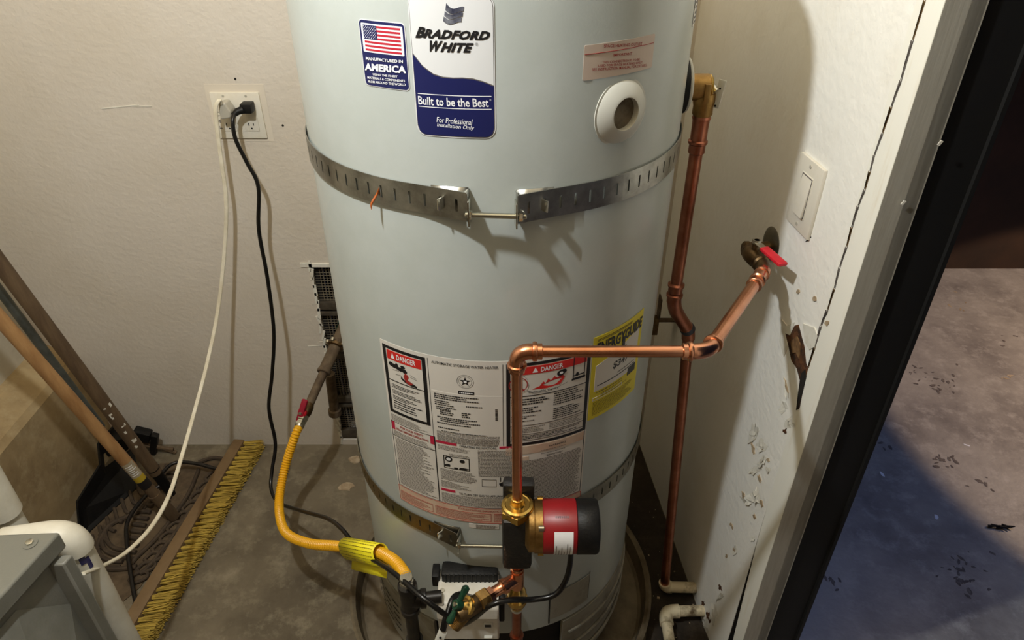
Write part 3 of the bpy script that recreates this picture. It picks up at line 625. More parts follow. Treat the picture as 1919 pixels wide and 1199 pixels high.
# ================================================================== RELIEF VALVE AND DISCHARGE PIPE
VX, VY = .3065, 1.135
zc = at(1322, 163, Y=VY).z
rv = thing('relief_valve', 'cast brass relief valve with metal test lever on heater side', 'valve', (VX, VY, zc-.035))
b = MB().lathe([(.040, 0), (.041, .0015), (.041, .004), (.034, .007)], (TX+TR+.010, VY, zc+.003), (1, 0, 0), 36); b.build('washer', m_port, rv)
b = MB().lathe([(.042, 0), (.043, .001), (.043, .0125), (.041, .0135)], (TX+TR-.003, VY, zc+.003), (1, 0, 0), 36); b.build('gasket', m_blk, rv)
b = MB().lathe([(.017, 0), (.019, .004), (.019, .014), (.0205, .015), (.0205, .019), (.0205, .043), (.0185, .045)], (TX+TR+.004, VY, zc), (1, 0, 0), 28); bo = b.build('valve_body', m_brassd, rv)
MB().lathe([(.0215, 0), (.0215, .0025), (.0205, .003)], (TX+TR+.018, VY, zc), (1, 0, 0), 28).build('body_rib', m_brassd, bo)
MB().box((VX-.002, VY-.0195, zc-.004), (.010, .006, .028), None, .0015).build('cast_boss', m_brassd, bo)
MB().lathe([(.0175, 0), (.018, -.014), (.016, -.022), (.0165, -.034), (.0145, -.037)], (VX, VY, zc-.008), (0, 0, 1), 26).build('outlet_neck', m_brassd, rv)
MB().lathe([(.0185, 0), (.0195, .002), (.0165, .005)], (TX+TR+.048, VY, zc), (1, 0, 0), 26).build('spring_cap', m_brass, rv)
MB().tube([(TX+TR+.05, VY, zc+.004), (TX+TR+.056, VY-.004, zc), (TX+TR+.060, VY-.008, zc-.004)], .005, 10).build('lever_stem', m_bolt, rv)
lv = MB().box((TX+TR+.064, VY-.010, zc-.008), (.0028, .012, .044), Matrix.Rotation(.12, 3, 'Y') @ Matrix.Rotation(.9, 3, 'Z'), .001).build('test_lever', m_port, rv)
for dz in (.007, -.020): MB().lathe([(.0018, 0), (.0016, .0006)], (TX+TR+.0625+dz*.12, VY-.0125, zc-.006+dz), (-.62, -.78, 0), 10).build('lever_hole', m_dark, lv)
dp = thing('discharge_pipe', 'copper discharge pipe running down from the relief valve to the floor', 'pipe', (.38, 1.10, 0))
zt = zc-.045; ze = at(1263, 575, Y=VY).z; P0 = Vector((VX, VY, ze)); P1 = Vector((.352, 1.158, ze-.072)); P2 = Vector((.3815, 1.10, .045))
MB().tube([(VX, VY, zt-.055), (VX, VY, ze+.04)], .0111, 20).build('pipe', m_cud, dp)
b = MB().lathe([(.0140, 0), (.0155, -.004), (.0140, -.008), (.0135, -.022), (.0135, -.040), (.0160, -.042), (.0160, -.046), (.0135, -.048), (.0138, -.062), (.0112, -.064)], (VX, VY, zt), (0, 0, 1), 24); b.build('press_adapter', m_cud, dp)
MB().lathe([(.0150, 0), (.0145, -.005)], (VX, VY, zt+.006), (0, 0, 1), 20).build('flux_ring', m_flux, dp)
MB().tube(elbow((VX, VY, ze+.05), P0, P1, .026), .0135, 18).build('elbow', m_cud, dp)
for z in (ze+.048, ze+.026): MB().lathe([(.0135, -.012), (.0135, 0), (.0155, .001), (.0155, .005), (.0138, .006), (.0114, .008)], (VX, VY, z-.002), (0, 0, 1), 22).build('press_ring', m_cud, dp)
dn = (P1-P0).normalized()
MB().tube([P0+dn*.022, P1], .0128, 18).build('elbow', m_cud, dp)
MB().lathe([(.0128, -.003), (.0148, 0), (.0148, .008), (.012, .010)], P1-dn*.012, dn, 22).build('press_ring', m_flux, dp)
MB().tube(elbow(P0, P1, P2, .018), .0132, 18).build('elbow', m_cud, dp)
MB().tube(seg(P1, P2), .0111, 18).build('pipe', m_cud, dp)

# ================================================================== BALL VALVE AND RECIRCULATION PIPE
zv = .990
bv = thing('ball_valve', 'tarnished brass ball valve with red lever on the right wall', 'valve', rw(1.105, zv, 0))
MB().lathe([(.030, 0), (.030, .002), (.024, .006), (.016, .008)], rw(1.112, zv+.005, -.0005), WN, 28).build('wall_flange', m_galvd, bv)
E1 = Vector((.410, 1.100, zv)); E2 = Vector((.416, 1.012, zv+.012)); E3 = Vector((.268, .775, 1.026)); 
MB().tube([rw(1.108, zv, .003), E1+Vector((.012, 0, 0))], .0115, 18).build('wall_nipple', m_bronze, bv)
MB().tube(elbow(rw(1.108, zv, 0), E1, E2, .020), .0128, 18).build('elbow_body', m_bronze, bv)
MB().lathe([(.0115, 0), (.0145, .002), (.0145, .009), (.0115, .012)], E1+Vector((.006, 0, 0)), (-1, 0, .0), 20).build('hex_collar', m_bronze, bv)
d12 = (E2-E1).normalized()
MB().lathe([(.0128, 0), (.0145, .004), (.0148, .03), (.0125, .034), (.0125, .044), (.0145, .046), (.0145, .054), (.012, .057)], E1+d12*.016, d12, 22).build('valve_body', m_bronze, bv)
sp_ = E1+d12*.035
MB().lathe([(.006, 0), (.006, .022), (.0045, .026)], sp_+Vector((0, 0, .006)), (0, 0, 1), 14).build('stem', m_bronze, bv)
MB().lathe([(.0075, 0), (.0075, .006)], sp_+Vector((0, 0, .026)), (0, 0, 1), 6).build('stem_nut', m_bolt, bv)
L0 = at(1425, 458, Z=sp_.z+.03); L1 = at(1478, 484, Z=sp_.z+.022)
def bar(a, c, wd, th, up=(0, 0, 1), bev=.001):
    a = Vector(a); c = Vector(c); x = (c-a).normalized(); z = Vector(up); y = z.cross(x).normalized(); z = x.cross(y)
    return MB().box((a+c)/2, ((c-a).length, wd, th), Matrix((x, y, z)).transposed(), bev)
L1 = sp_+Vector((.022, -.075, .026)); L0 = sp_+Vector((-.002, .004, .029))
bar(L0, L0+(L1-L0)*.45, .012, .002).build('lever_plate', m_bolt, bv)
bar(L0+(L1-L0)*.32, L1, .017, .0062, (0, 0, 1), .0028).build('lever_grip', m_lever, bv)
rp = thing('recirculation_pipe', 'bright copper recirculation pipe crossing in front of the heater labels', 'pipe', (.0065, .75, .72))
PR = .00795; HZ = 1.026; HY = .752; E4 = Vector((.258, HY, HZ)); E5 = Vector((.0065, HY, HZ)); PT = Vector((.0085, HY, .72))
d23 = (E4-E2).normalized()
MB().tube(elbow(E1, E2, E4, .018), .0118, 18).build('elbow', m_bronze, rp)
b = MB().lathe([(.0118, 0), (.0118, .008), (.0128, .009), (.0128, .013), (.0108, .014), (.0108, .034), (.0128, .035), (.0132, .040), (.0108, .042), (.0110, .052), (.0125, .054), (.0125, .060), (.0095, .062)], E2+d23*.014, d23, 22); b.build('press_coupling', m_cu, rp)
MB().tube(seg(E2+d23*.05, E4-d23*.02), PR*1.22, 18).build('pipe', m_cu, rp)
def fitting(c, a, e, r=.0105, m=m_cu, arc=.018, rings=True):
    MB().tube(elbow(a, c, e, arc), r, 18).build('elbow', m, rp)
    if rings:
        for q in (a, e):
            d_ = (Vector(q)-Vector(c)).normalized()
            MB().lathe([(r, 0), (r, .004), (r*1.22, .005), (r*1.26, .0075), (r*1.22, .010), (r, .011), (r*1.02, .017), (r*.8, .018)], Vector(c)+d_*(arc-.002), d_, 22).build('press_ring', m, rp)
fitting(E4, E2, E5, .0108); fitting(E5, E4, PT, .0108)
MB().tube(seg(E4+Vector((-.018, 0, 0)), E5+Vector((.018, 0, 0))), PR, 18).build('pipe', m_cu, rp)
MB().tube(seg(E5+Vector((0, 0, -.02)), PT+Vector((0, 0, -.01))), PR, 18).build('pipe', m_cu, rp)

# ================================================================== PUMP
pz = .729; px_ = .0085
pu = thing('circulator_pump', 'red and black circulator pump with brass flanges below the copper elbow', 'pump', (px_, HY, .585))
b = MB().box((px_, HY+.004, .658), (.048, .056, .116), None, .009); b.build('pump_body', m_cast, pu)
MB().box((px_+.002, HY+.034, .722), (.050, .022, .05), None, .006).build('rear_housing', m_cast, pu)
MB().lathe([(.0245, -.018), (.0275, -.016), (.0275, -.003), (.0245, -.001)], (px_, HY, pz), (0, 0, 1), 6).build('flange_nut', m_brass, pu, False)
b = MB().lathe([(.0245, -.004), (.0255, 0), (.0240, .003), (.0200, .004), (.0185, .0028), (.0120, .0028), (.0105, .0045), (.0100, .017), (.0082, .0175)], (px_, HY, pz), (0, 0, 1), 36); b.build('flange_disc', m_brass, pu)
ay, az = HY-.006, .688; x0 = px_+.022
b = MB().lathe([(.030, -.01), (.040, -.004), (.040, .004), (.0415, .005), (.0415, .017), (.039, .018)], (x0, ay, az), (1, 0, 0), 36); b.build('motor_collar', m_brassd, pu)
for a in range(4):
    q = math.radians(45+90*a); MB().lathe([(.005, 0), (.005, .008), (.004, .009)], (x0+.010, ay+.0405*math.cos(q), az+.0405*math.sin(q)), (1, 0, 0), 12).build('collar_screw', m_bolt if a % 2 else m_brass, pu)
mo = MB().lathe([(.041, 0), (.0425, .002), (.0425, .052), (.0415, .053)], (x0+.017, ay, az), (1, 0, 0), 48).build('motor_shell', m_pred, pu)
MB().lathe([(.0425, 0), (.0432, .001), (.0432, .030), (.041, .034), (.030, .036)], (x0+.070, ay, az), (1, 0, 0), 48).build('end_cap', m_blk, pu)
def on_motor(xa, xb, aa, ab, off, n=10):
    V = []
    for i in range(n+1):
        q = math.radians(aa+(ab-aa)*i/n); V += [Vector((x, ay-(.0425+off)*math.cos(q), az+(.0425+off)*math.sin(q))) for x in (xa, xb)]
    return MB().add(V, [(2*i, 2*i+1, 2*i+3, 2*i+2) for i in range(n)])
nl = on_motor(x0+.034, x0+.063, -50, 38, .0006).build('name_plate', m_white, mo)
b = MB()
for i in range(6):
    xx = x0+.0370+.0042*i; q = on_motor(xx, xx+.0009, -46, random.uniform(-12, 14), .0010, 6); b.add(q.v, q.f)
b.build('fine_print', m_inkg, nl)
b = MB()
for i in range(7): q = on_motor(x0+.036+.003*i, x0+.0378+.003*i, 66, 70, .0006, 2); b.add(q.v, q.f)
b.build('top_print', m_chrome, mo)
# pump tail: tee, drain branch, union
lt = thing('lower_copper_assembly', 'short copper tee and brass union below the pump', 'pipe', (px_, HY, .30))
TE = Vector((px_, HY, .548)); MB().tube(seg((px_, HY, .596), (px_, HY, .50)), .0092, 18).build('pipe', m_cu, lt)
for z in (.588, .574): MB().lathe([(.0092, 0), (.0125, .001), (.0125, .006), (.0092, .008)], (px_, HY, z), (0, 0, 1), 20).build('press_ring', m_cu, lt)
MB().lathe([(.0112, -.022), (.0118, -.012), (.0118, .012), (.0112, .020)], TE, (0, 0, 1), 20).build('tee_body', m_cu, lt)
BR = at(872, 1143, Z=.545); bd_ = (BR-TE).normalized()
MB().lathe([(.0112, 0), (.0115, .022), (.0135, .023), (.0135, .030), (.0112, .031), (.0095, .034), (.0095, .050), (.0115, .051), (.0118, .054)], TE, bd_, 20).build('tee_branch', m_cu, lt)
MB().lathe([(.0135, 0), (.0135, .010)], TE+bd_*.050, bd_, 6).build('hex_adapter', m_cu, lt, False)
MB().lathe([(.0095, .0), (.013, -.006), (.0165, -.016), (.0165, -.020), (.0125, -.021)], (px_, HY, .526), (0, 0, 1), 22).build('union_top', m_brass, lt)
MB().lathe([(.0150, 0), (.0185, -.004), (.0185, -.012), (.0160, -.020), (.0110, -.024), (.0105, -.032)], (px_, HY, .500), (0, 0, 1), 22).build('union_nut', m_brass, lt)
MB().lathe([(.0112, 0), (.0112, -.004)], (px_, HY, .466), (0, 0, 1), 20).build('white_ring', m_port, lt)
MB().tube(seg((px_, HY, .470), (px_, HY, .345)), .0086, 18).build('pipe', m_cud, lt)
MB().lathe([(.0115, 0), (.0130, -.003), (.0115, -.008), (.0115, -.04)], (px_, HY, .385), (0, 0, 1), 20).build('coupling', m_cud, lt)
MB().tube(elbow((px_, HY, .39), (px_, HY, .335), (px_, TY-TR+.03, .335), .022), .0112, 16).build('elbow', m_cud, lt)
MB().tube(seg((px_, HY+.02, .335), (px_, TY-TR+.02, .335)), .0086, 16).build('pipe', m_cud, lt)
# drain valve
dv = thing('drain_valve', 'brass drain valve with green tee handle in front of gas control', 'valve', BR+Vector((-.02, -.02, -.02)))
HB = TE+bd_*.058
MB().lathe([(.0150, 0), (.0170, .002), (.0170, .018), (.0150, .020)], HB, bd_, 6).build('hex_body', m_brassd, dv, False)
MB().lathe([(.0120, 0), (.0150, .008), (.0155, .030), (.0130, .044), (.008, .047)], HB+bd_*.016, bd_, 22).build('valve_body', m_bronze, dv)
VB = HB+bd_*.034; bn = Vector((-.72, -.30, .62)).normalized()
MB().lathe([(.012, 0), (.0165, .006), (.0165, .012), (.0125, .014), (.010, .020), (.006, .024), (.0045, .034)], VB, bn, 24).build('bonnet', m_brass, dv)
HC = VB+bn*.028; up_ = (Vector((-.22, .12, .95))-bn*Vector((-.22, .12, .95)).dot(bn)).normalized()
b = MB(); b.lathe([(.0085, -.006), (.0095, 0), (.0080, .006)], HC, bn, 18)
for s in (-1, 1): b.tube([HC+up_*s*q for q in (.004, .010, .018, .026, .031, .034)], [.0045, .0042, .0052, .0064, .0062, .003], 12)
b.build('tee_handle', m_green, dv)
MB().lathe([(.004, 0), (.0035, .002)], HC+bn*.006, bn, 8).build('handle_screw', m_bolt, dv)
od = Vector((-.62, -.28, -.73)).normalized(); b = MB(); b.tube([VB+od*(.004+.0014*i) for i in range(30)], [.0122 if i < 8 else (.0122 if i % 2 else .0112) for i in range(30)], 20); b.build('threaded_spout', m_brassd, dv)

# ================================================================== GAS CONTROL, GAS LINE
gc = thing('gas_control', 'off-white gas control box on the front of the heater base', 'gas control', (-.078, .80, .30))
b = MB(); X0, X1 = -.136, -.024
prof = [(.845, .447), (.812, .452), (.772, .449), (.764, .440), (.762, .412), (.770, .405), (.768, .340), (.845, .330)]
b.prism(prof, (X0, 0, 0), (0, 1, 0), (0, 0, 1), X1-X0); gb = b.build('control_case', m_gas, gc); bvm = gb.modifiers.new('bevel', 'BEVEL'); bvm.width = .003; bvm.segments = 2
b = MB(); b.box((-.078, .829, .456), (.104, .032, .034), None, .006); kb = b.build('control_knob_housing', m_blk, gc)
for i in range(12): MB().box((-.122+.008*i, .8135, .459), (.0022, .004, .026), None, .0006).build('grip_rib', m_blk, kb)
MB().box((-.141, .830, .450), (.014, .03, .03), None, .003).build('side_clip', m_blk, gc)
MB().lathe([(.0048, 0), (.004, .002)], (-.127, .796, .4515), (0, -.1, 1), 12).build('screw', m_bolt, gc)
MB().box((-.127, .778, .448), (.009, .020, .010), None, .002).build('screw_boss', m_gas, gc)
b = MB(); b.box((-.044, .768, .388), (.016, .004, .011), None, .0008); sw = b.build('window_frame', m_port, gc); MB().box((-.044, .7656, .388), (.0115, .0012, .007)).build('window_slot', m_iron, sw)
MB().box((-.044, .766, .352), (.016, .006, .004), None, .001).build('clip', m_port, gc)
MB().box((-.019, .815, .40), (.010, .05, .075), None, .003).build('side_cover', m_blk, gc)
gl = thing('gas_drip_tee', 'black iron gas tee and drip leg beside the gas control', 'pipe', (-.184, .772, .28))
GX, GY, GZ = -.184, .772, .458
b = MB().lathe([(.0165, .044), (.0175, .040), (.0175, .030), (.0155, .028), (.0155, -.020), (.0175, -.022), (.0175, -.032), (.0150, -.034)], (GX, GY, GZ), (0, 0, 1), 24); b.build('tee_body', m_iron, gl)
MB().lathe([(.0150, 0), (.0155, .020), (.0175, .021), (.0175, .030), (.0140, .031)], (GX, GY, GZ), (1, .12, 0), 24).build('tee_branch', m_iron, gl)
MB().lathe([(.0115, .02), (.0115, .058)], (GX, GY, GZ), (1, .12, 0), 20).build('nipple', m_iron, gl)
MB().lathe([(.012, 0), (.012, -.09), (.0165, -.091), (.0165, -.115), (.014, -.118)], (GX, GY, GZ-.03), (0, 0, 1), 22).build('drip_leg', m_iron, gl)
MB().lathe([(.0125, .040), (.0135, .045), (.0135, .056), (.0115, .058), (.0115, .064)], (GX, GY, GZ), (0, 0, 1), 6).build('hex_nipple', m_bolt, gl, False)
gp = thing('gas_supply_pipe', 'dusty iron gas pipe slanting out of the wall vent', 'pipe', (-.47, 1.60, .40))
G0 = at(636, 632, Y=1.62); G1 = at(574, 770, Y=1.42); gd = (G1-G0).normalized(); GL = (G1-G0).length
MB().tube([G0-gd*.06, G0+gd*GL*.50], .0165, 20).build('pipe', m_gasp, gp)
MB().lathe([(.0165, 0), (.019, .006), (.019, .012), (.0165, .014)], G0+gd*GL*.44, gd, 20).build('coupling', m_gasp, gp)
MB().tube([G0+gd*GL*.48, G0+gd*GL*.93], .0118, 20).build('pipe', m_gasp, gp)
u_, v_, _ = frame(gd); b = MB(); b.lathe([(.018, 0), (.024, .002), (.024, .010), (.018, .012)], G0+gd*.02, gd, 24); fg = b.build('clamp_ring', m_bronze, gp)
for a in range(5):
    q = a*1.256+.4; c = G0+gd*.022+(u_*math.cos(q)+v_*math.sin(q))*.026; MB().lathe([(.0055, -.004), (.0055, .004), (.003, .006)], c, gd, 10).build('clamp_bolt', m_bolt, fg)
Q0 = at(618, 700, Y=1.60); Q1 = at(628, 775, Y=1.60)
MB().tube([Q0, Q1], .0145, 18).build('stub_pipe', m_gasp, gp); MB().lathe([(.0145, 0), (.019, .003), (.019, .022), (.015, .026)], Q1-(Q1-Q0).normalized()*.02, Q1-Q0, 20).build('stub_cap', m_gasp, gp)
ck = thing('gas_cock', 'dark red gas shutoff cock at the top of the yellow hose', 'valve', G1)
MB().lathe([(.0118, -.022), (.015, -.012), (.0155, .004), (.0125, .014)], G1, gd, 20).build('valve_body', m_bronze, ck)
kn = Vector((-.35, -.85, .4)).normalized(); MB().lathe([(.012, 0), (.013, .006), (.010, .011)], G1+kn*.012, kn, 20).build('stem_hub', m_lever, ck)
ld = (Vector((.25, .1, .95))-kn*Vector((.25, .1, .95)).dot(kn)).normalized()
bar(G1+kn*.021-ld*.026, G1+kn*.021+ld*.040, .017, .009, kn, .004).build('lever', mat('dark_red_lever', (150, 24, 48), .45), ck)
MB().lathe([(.005, 0), (.004, .003)], G1+kn*.025, kn, 10).build('lever_screw', m_bolt, ck)
b = MB().lathe([(.0125, 0), (.0145, .002), (.0145, .014), (.0120, .016), (.0120, .020), (.0135, .021), (.0135, .030), (.0105, .032)], G1+gd*.012, gd, 6); b.build('hex_nuts', m_bolt, ck, False)
# yellow corrugated connector
H0 = G1+gd*.042
hp = smooth_path([H0, H0+gd*.03, at(533, 880, Y=1.315), at(523, 945, Y=1.225), at(534, 995, Y=1.12), at(575, 1017, Y=1.045), at(630, 1023, Y=.985), at(690, 1027, Y=.915), at(735, 1048, Y=.845), at(756, 1072, Y=.800), (GX, GY, GZ+.060)], 60)
hs = thing('gas_hose', 'yellow corrugated gas hose looping from the wall to the heater', 'hose', (GX, GY, GZ+.06))
P = [hp[0]]; pitch = .0024; rest = pitch
for a, c in zip(hp, hp[1:]):
    L = (c-a).length; t = rest
    while t <= L: P.append(a+(c-a)*(t/L)); t += pitch
    rest = t-L
b = MB(); b.tube(P, [(.0088, .0114, .0114)[i % 3] for i in range(len(P))], 16); b.build('corrugated_tube', m_hose, hs, False)
for e, dr in ((hp[0], gd*-1), (hp[-1], Vector((0, 0, -1)))): MB().lathe([(.0108, -.006), (.0122, -.004), (.0122, .002), (.010, .004)], e, dr, 20).build('end_ferrule', m_bolt, hs)
# wrapped yellow warning tag
i0 = min(range(len(P)), key=lambda i: (P[i]-at(650, 1024, Y=.96)).length); i1 = min(range(len(P)), key=lambda i: (P[i]-at(716, 1038, Y=.875)).length)
ta, tb = P[i0], P[i1]; td = (tb-ta).normalized(); tu = Vector((0, 0, 1)); ts_ = td.cross(tu).normalized()*-1
if ts_.y > 0: ts_ = -ts_                               # towards the camera
tu = td.cross(ts_); tu = tu if tu.z > 0 else -tu
wt = thing('warning_tag', 'yellow printed warning tag wrapped around the gas hose', 'tag', (ta+tb)/2)
cs = [(-.012, -.010), (-.014, .004), (-.010, .016), (.002, .021), (.014, .016), (.019, .002), (.018, -.012), (.014, -.022)]      # cross section: side, up
ln = (tb-ta).length
def tagsheet(mb, cs_, L0_, L1_, off=0.):
    V = []
    for (s_, h_) in cs_: V += [ta+td*L0_+ts_*s_+tu*h_, ta+td*L1_+ts_*s_+tu*h_]
    mb.add(V, [(2*i, 2*i+1, 2*i+3, 2*i+2) for i in range(len(cs_)-1)]); return mb
fr = tagsheet(MB(), [tuple(v)[:2] for v in smooth_path([(a, c, 0) for a, c in cs], 5)], 0, ln).build('tag_wrap', m_tag, wt)
q = fr.modifiers.new('thickness', 'SOLIDIFY'); q.thickness = .0006
b2 = tagsheet(MB(), [(-.012, -.010), (-.002, -.024), (.006, -.034), (.014, -.046)], -.002, ln*.98).build('tag_flap', m_tag, wt)
q = b2.modifiers.new('thickness', 'SOLIDIFY'); q.thickness = .0006
b = MB(); sc = [tuple(v)[:2] for v in smooth_path([(a, c, 0) for a, c in cs], 8)]
for i in range(14, len(sc)-3, 4):
    (s0_, h0_), (s1_, h1_) = sc[i], sc[i+1]; k = 1.05; t = .006
    while t < ln-.008:
        L = random.uniform(.004, .012); e = min(t+L, ln-.006); nrm = Vector((0, 0, 0))
        f_ = lambda x, s_, h_: ta+td*x+ts_*(s_*1.03+.0006)+tu*(h_*1.03+.0006)
        s9, h9 = s0_+(s1_-s0_)*.55, h0_+(h1_-h0_)*.55; b.add([f_(t, s0_, h0_), f_(e, s0_, h0_), f_(e, s9, h9), f_(t, s9, h9)], [(0, 1, 2, 3)]); t = e+.0018
b.build('tag_print', mat('tag_ink', (84, 76, 20), .6), fr)
for k in range(5):
    x_ = .020+.007*k; q = lambda x, f_: ta+td*x+(ts_*(-.002+.008*f_)+tu*(-.024-.010*f_))+ts_*.0012+tu*.0008
    MB().add([q(x_, .25), q(x_+.005, .25), q(x_+.005, .75), q(x_, .75)], [(0, 1, 2, 3)]).build('tag_mark', m_ink, b2, False)
# loose white wire connector at the frame bottom
cn = at(826, 1192, Y=.70); wc = thing('wire_connector', 'white plastic wire connector hanging below the drain valve', 'connector', cn)
RR = Matrix.Rotation(.45, 3, 'Y') @ Matrix.Rotation(-.5, 3, 'X'); MB().box(cn, (.014, .008, .024), RR, .0015).build('connector_shell', m_port, wc)
MB().lathe([(.0022, 0), (.002, .001)], cn+Vector((0, -.0052, .004)), (-.1, -.9, .45), 10).build('contact_hole', m_dark, wc)
MB().tube(smooth_path([cn+Vector((.004, .004, .012)), cn+Vector((.012, .02, .035)), cn+Vector((.03, .06, .03)), (-.03, .83, .34)], 6), .0055, 10).build('wire', m_cord, wc)

# ================================================================== DRAIN PAN, FLOOR PIPES
b = MB(); b.lathe([(.345, .004), (.352, .010), (.360, .052), (.368, .056), (.374, .052), (.372, .048), (.366, .050), (.355, .002), (.02, .002), (.02, .006), (.340, .006)], (TX, TY, 0), (0, 0, 1), 96, False)
dpn = thing('drain_pan', 'dusty round drain pan under the water heater', 'pan', (TX, TY, 0)); b.build('pan_shell', m_pan, dpn)
pv = thing('drain_pipe', 'stained white plastic drain elbow on the floor by the right wall', 'pipe', at(1240, 1150, Z=.03), 'floor drain pipes')
c = at(1246, 1146, Z=.032); e1 = rw(c.y+.002, .032, -.02); e2 = Vector((c.x-.006, c.y-.16, .032))
MB().tube(elbow(e1, c, e2, .020), .0165, 18).build('elbow', m_pvcd, pv)
for e in (e1, e2):
    d_ = (e-c).normalized(); MB().lathe([(.0165, 0), (.0168, .016), (.014, .017)], c+d_*.018, d_, 20).build('socket', m_pvcd, pv); MB().tube([c+d_*.03, e], .0132, 18).build('pipe', m_pvcd, pv)
pv2 = thing('drain_pipe', 'dirty short plastic pipe joining the copper discharge pipe to the wall', 'pipe', at(1255, 1106, Z=.03), 'floor drain pipes')
c = Vector((P2.x, P2.y, .032)); e1 = rw(c.y-.004, .032, -.02)
MB().tube(elbow(P2+Vector((0, 0, .02)), c, e1, .018), .0155, 18).build('elbow', m_pvcd, pv2); MB().tube([c+Vector((.012, 0, 0)), e1], .0135, 18).build('pipe', m_pvcd, pv2)
b = MB()
for i in range(40):
    Y = random.uniform(.85, 1.6); x = random.uniform(max(.20, TX+math.sqrt(max(0, .384**2-(Y-TY)**2))+.0), .455-.102*(Y-1.107)-.006)
    s = random.choice((.0015, .002, .003, .005)); b.box((x, Y, s*.4), (s, s*1.3, s*.8), Matrix.Rotation(random.random()*3, 3, 'Z'))
db = b.build('debris', m_chip, None, False, 'stuff'); tag(db, 'scattered plaster crumbs on the floor between pan and right wall', 'debris')
V = []; yy = [.80, .95, 1.1, 1.25, 1.4, 1.55, 1.64]
dirt = [(max(.30, TX+math.sqrt(max(0, .38**2-(y-TY)**2))) , y) for y in yy]
b = MB(); po = [(x, y, .0012) for x, y in dirt]+[(.456-.102*(y-1.107), y, .0012) for y in reversed(yy)]
b.add(po, [tuple(range(len(po)))]); dt = b.build('dirt', m_soil, None, False, 'stuff'); tag(dt, 'dark dirt covering the floor strip along the right wall', 'dirt')
for i, (x, y, r, lb) in enumerate(((668, 861, .022, 'pale paint chip on the floor near the heater, nearer the back wall'), (650, 911, .024, 'pale ragged paint chip on the floor left of the heater'))):
    c = at(x, y, Z=.001); po = blot(0, 0, r, r*.7, 11, .3); n = len(po)
    mb = MB().add([(c.x+a, c.y+q, .001) for a, q in po]+[(c.x+a*.9, c.y+q*.9, .004) for a, q in po], [tuple(range(n, 2*n))]+[(k, (k+1) % n, n+(k+1) % n, n+k) for k in range(n)])
    tag(mb.build('paint_chip', m_chip, None, False), lb, 'paint chip', 'paint chips on the floor')
wb = thing('wall_bracket', 'small rusty strap bracket on the right wall behind the heater', 'bracket', rw(1.50, .75, 0))
pb = at(1236, 575, Y=1.50)
MB().box((pb.x, 1.50, pb.z), (.004, .03, .06), None, .001).build('bracket_plate', m_gasp, wb); MB().box((pb.x-.008, 1.50, pb.z-.055), (.020, .022, .05), None, .002).build('bracket_foot', m_bronze, wb)
bar((pb.x, 1.50, pb.z-.04), rw(1.50, pb.z-.04, -.002), .016, .004).build('bracket_arm', m_gasp, wb)

# ================================================================== WALL VENT
vt = thing('wall_vent', 'dark mesh covered vent opening low in the back wall', 'vent', ((VX0+VX1)/2, BY+.02, VZ0))
b = MB(); b.box(((VX0+VX1)/2, BY+.14, (VZ0+VZ1)/2), (VX1-VX0+.02, .01, VZ1-VZ0+.02)); b.build('vent_back', m_dark, vt)
for z, h in ((.520, .022), (.494, .012), (.345, .018), (.182, .020), (.160, .010), (.045, .03)): MB().box(((VX0+VX1)/2, BY+.008, z), (VX1-VX0, .014, h), None, .001).build('vent_bar', m_vent, vt)
MB().box((VX0+.006, BY+.03, (VZ0+VZ1)/2), (.012, .03, VZ1-VZ0)).build('vent_side', m_dark, vt)
b = MB(); st = .0085
x = VX0+.016
while x < VX1: b.box((x, BY+.014, (VZ0+VZ1)/2), (.0016, .0013, VZ1-VZ0)); x += st
z = VZ0+.004
while z < VZ1: b.box(((VX0+VX1)/2, BY+.015, z), (VX1-VX0, .0013, .0016)); z += st
b.build('wire_mesh', m_wire, vt, False, 'stuff')
b = MB().tube(smooth_path([at(637, 595, Y=BY+.01), at(630, 620, Y=BY), at(626, 650, Y=BY-.005)], 6), .0012, 6); b.build('ground_wire', m_green, vt)

# ================================================================== OUTLET, PLUGS, CORDS, SWITCH
ox, oz = -.636, 1.052
ou = thing('wall_outlet', 'white two-gang outlet plate with two plugs on back wall', 'outlet', (ox, BY, oz-.057))
MB().box((ox, BY-.003, oz), (.113, .006, .108), None, .0022).build('cover_plate', m_plate, ou)
for dx in (-.026, .026):
    rc = MB().box((ox+dx, BY-.0068, oz-.002), (.034, .003, .066), None, .001).build('receptacle', m_plate, ou)
    for hz in (-.023, ):
        for sx, hh in ((-.0055, .007), (.0055, .006)): MB().box((ox+dx+sx, BY-.0084, oz+hz+.004), (.0020, .0008, hh)).build('slot', m_dark, rc)
        MB().lathe([(.0022, 0), (.002, .0006)], (ox+dx, BY-.0080, oz+hz-.006), (0, -1, 0), 10).build('ground_hole', m_dark, rc)
    MB().lathe([(.003, 0), (.0025, .001)], (ox+dx, BY-.006, oz+.046), (0, -1, 0), 10).build('plate_screw', m_grey, ou)
b = MB(); text_box(b, 'F A U', lambda a, c: Vector((ox-.050+.008*(1-c), BY-.0063, oz-.030+a*.040)), .0); b.build('handwritten_mark', m_inkg, ou, False)
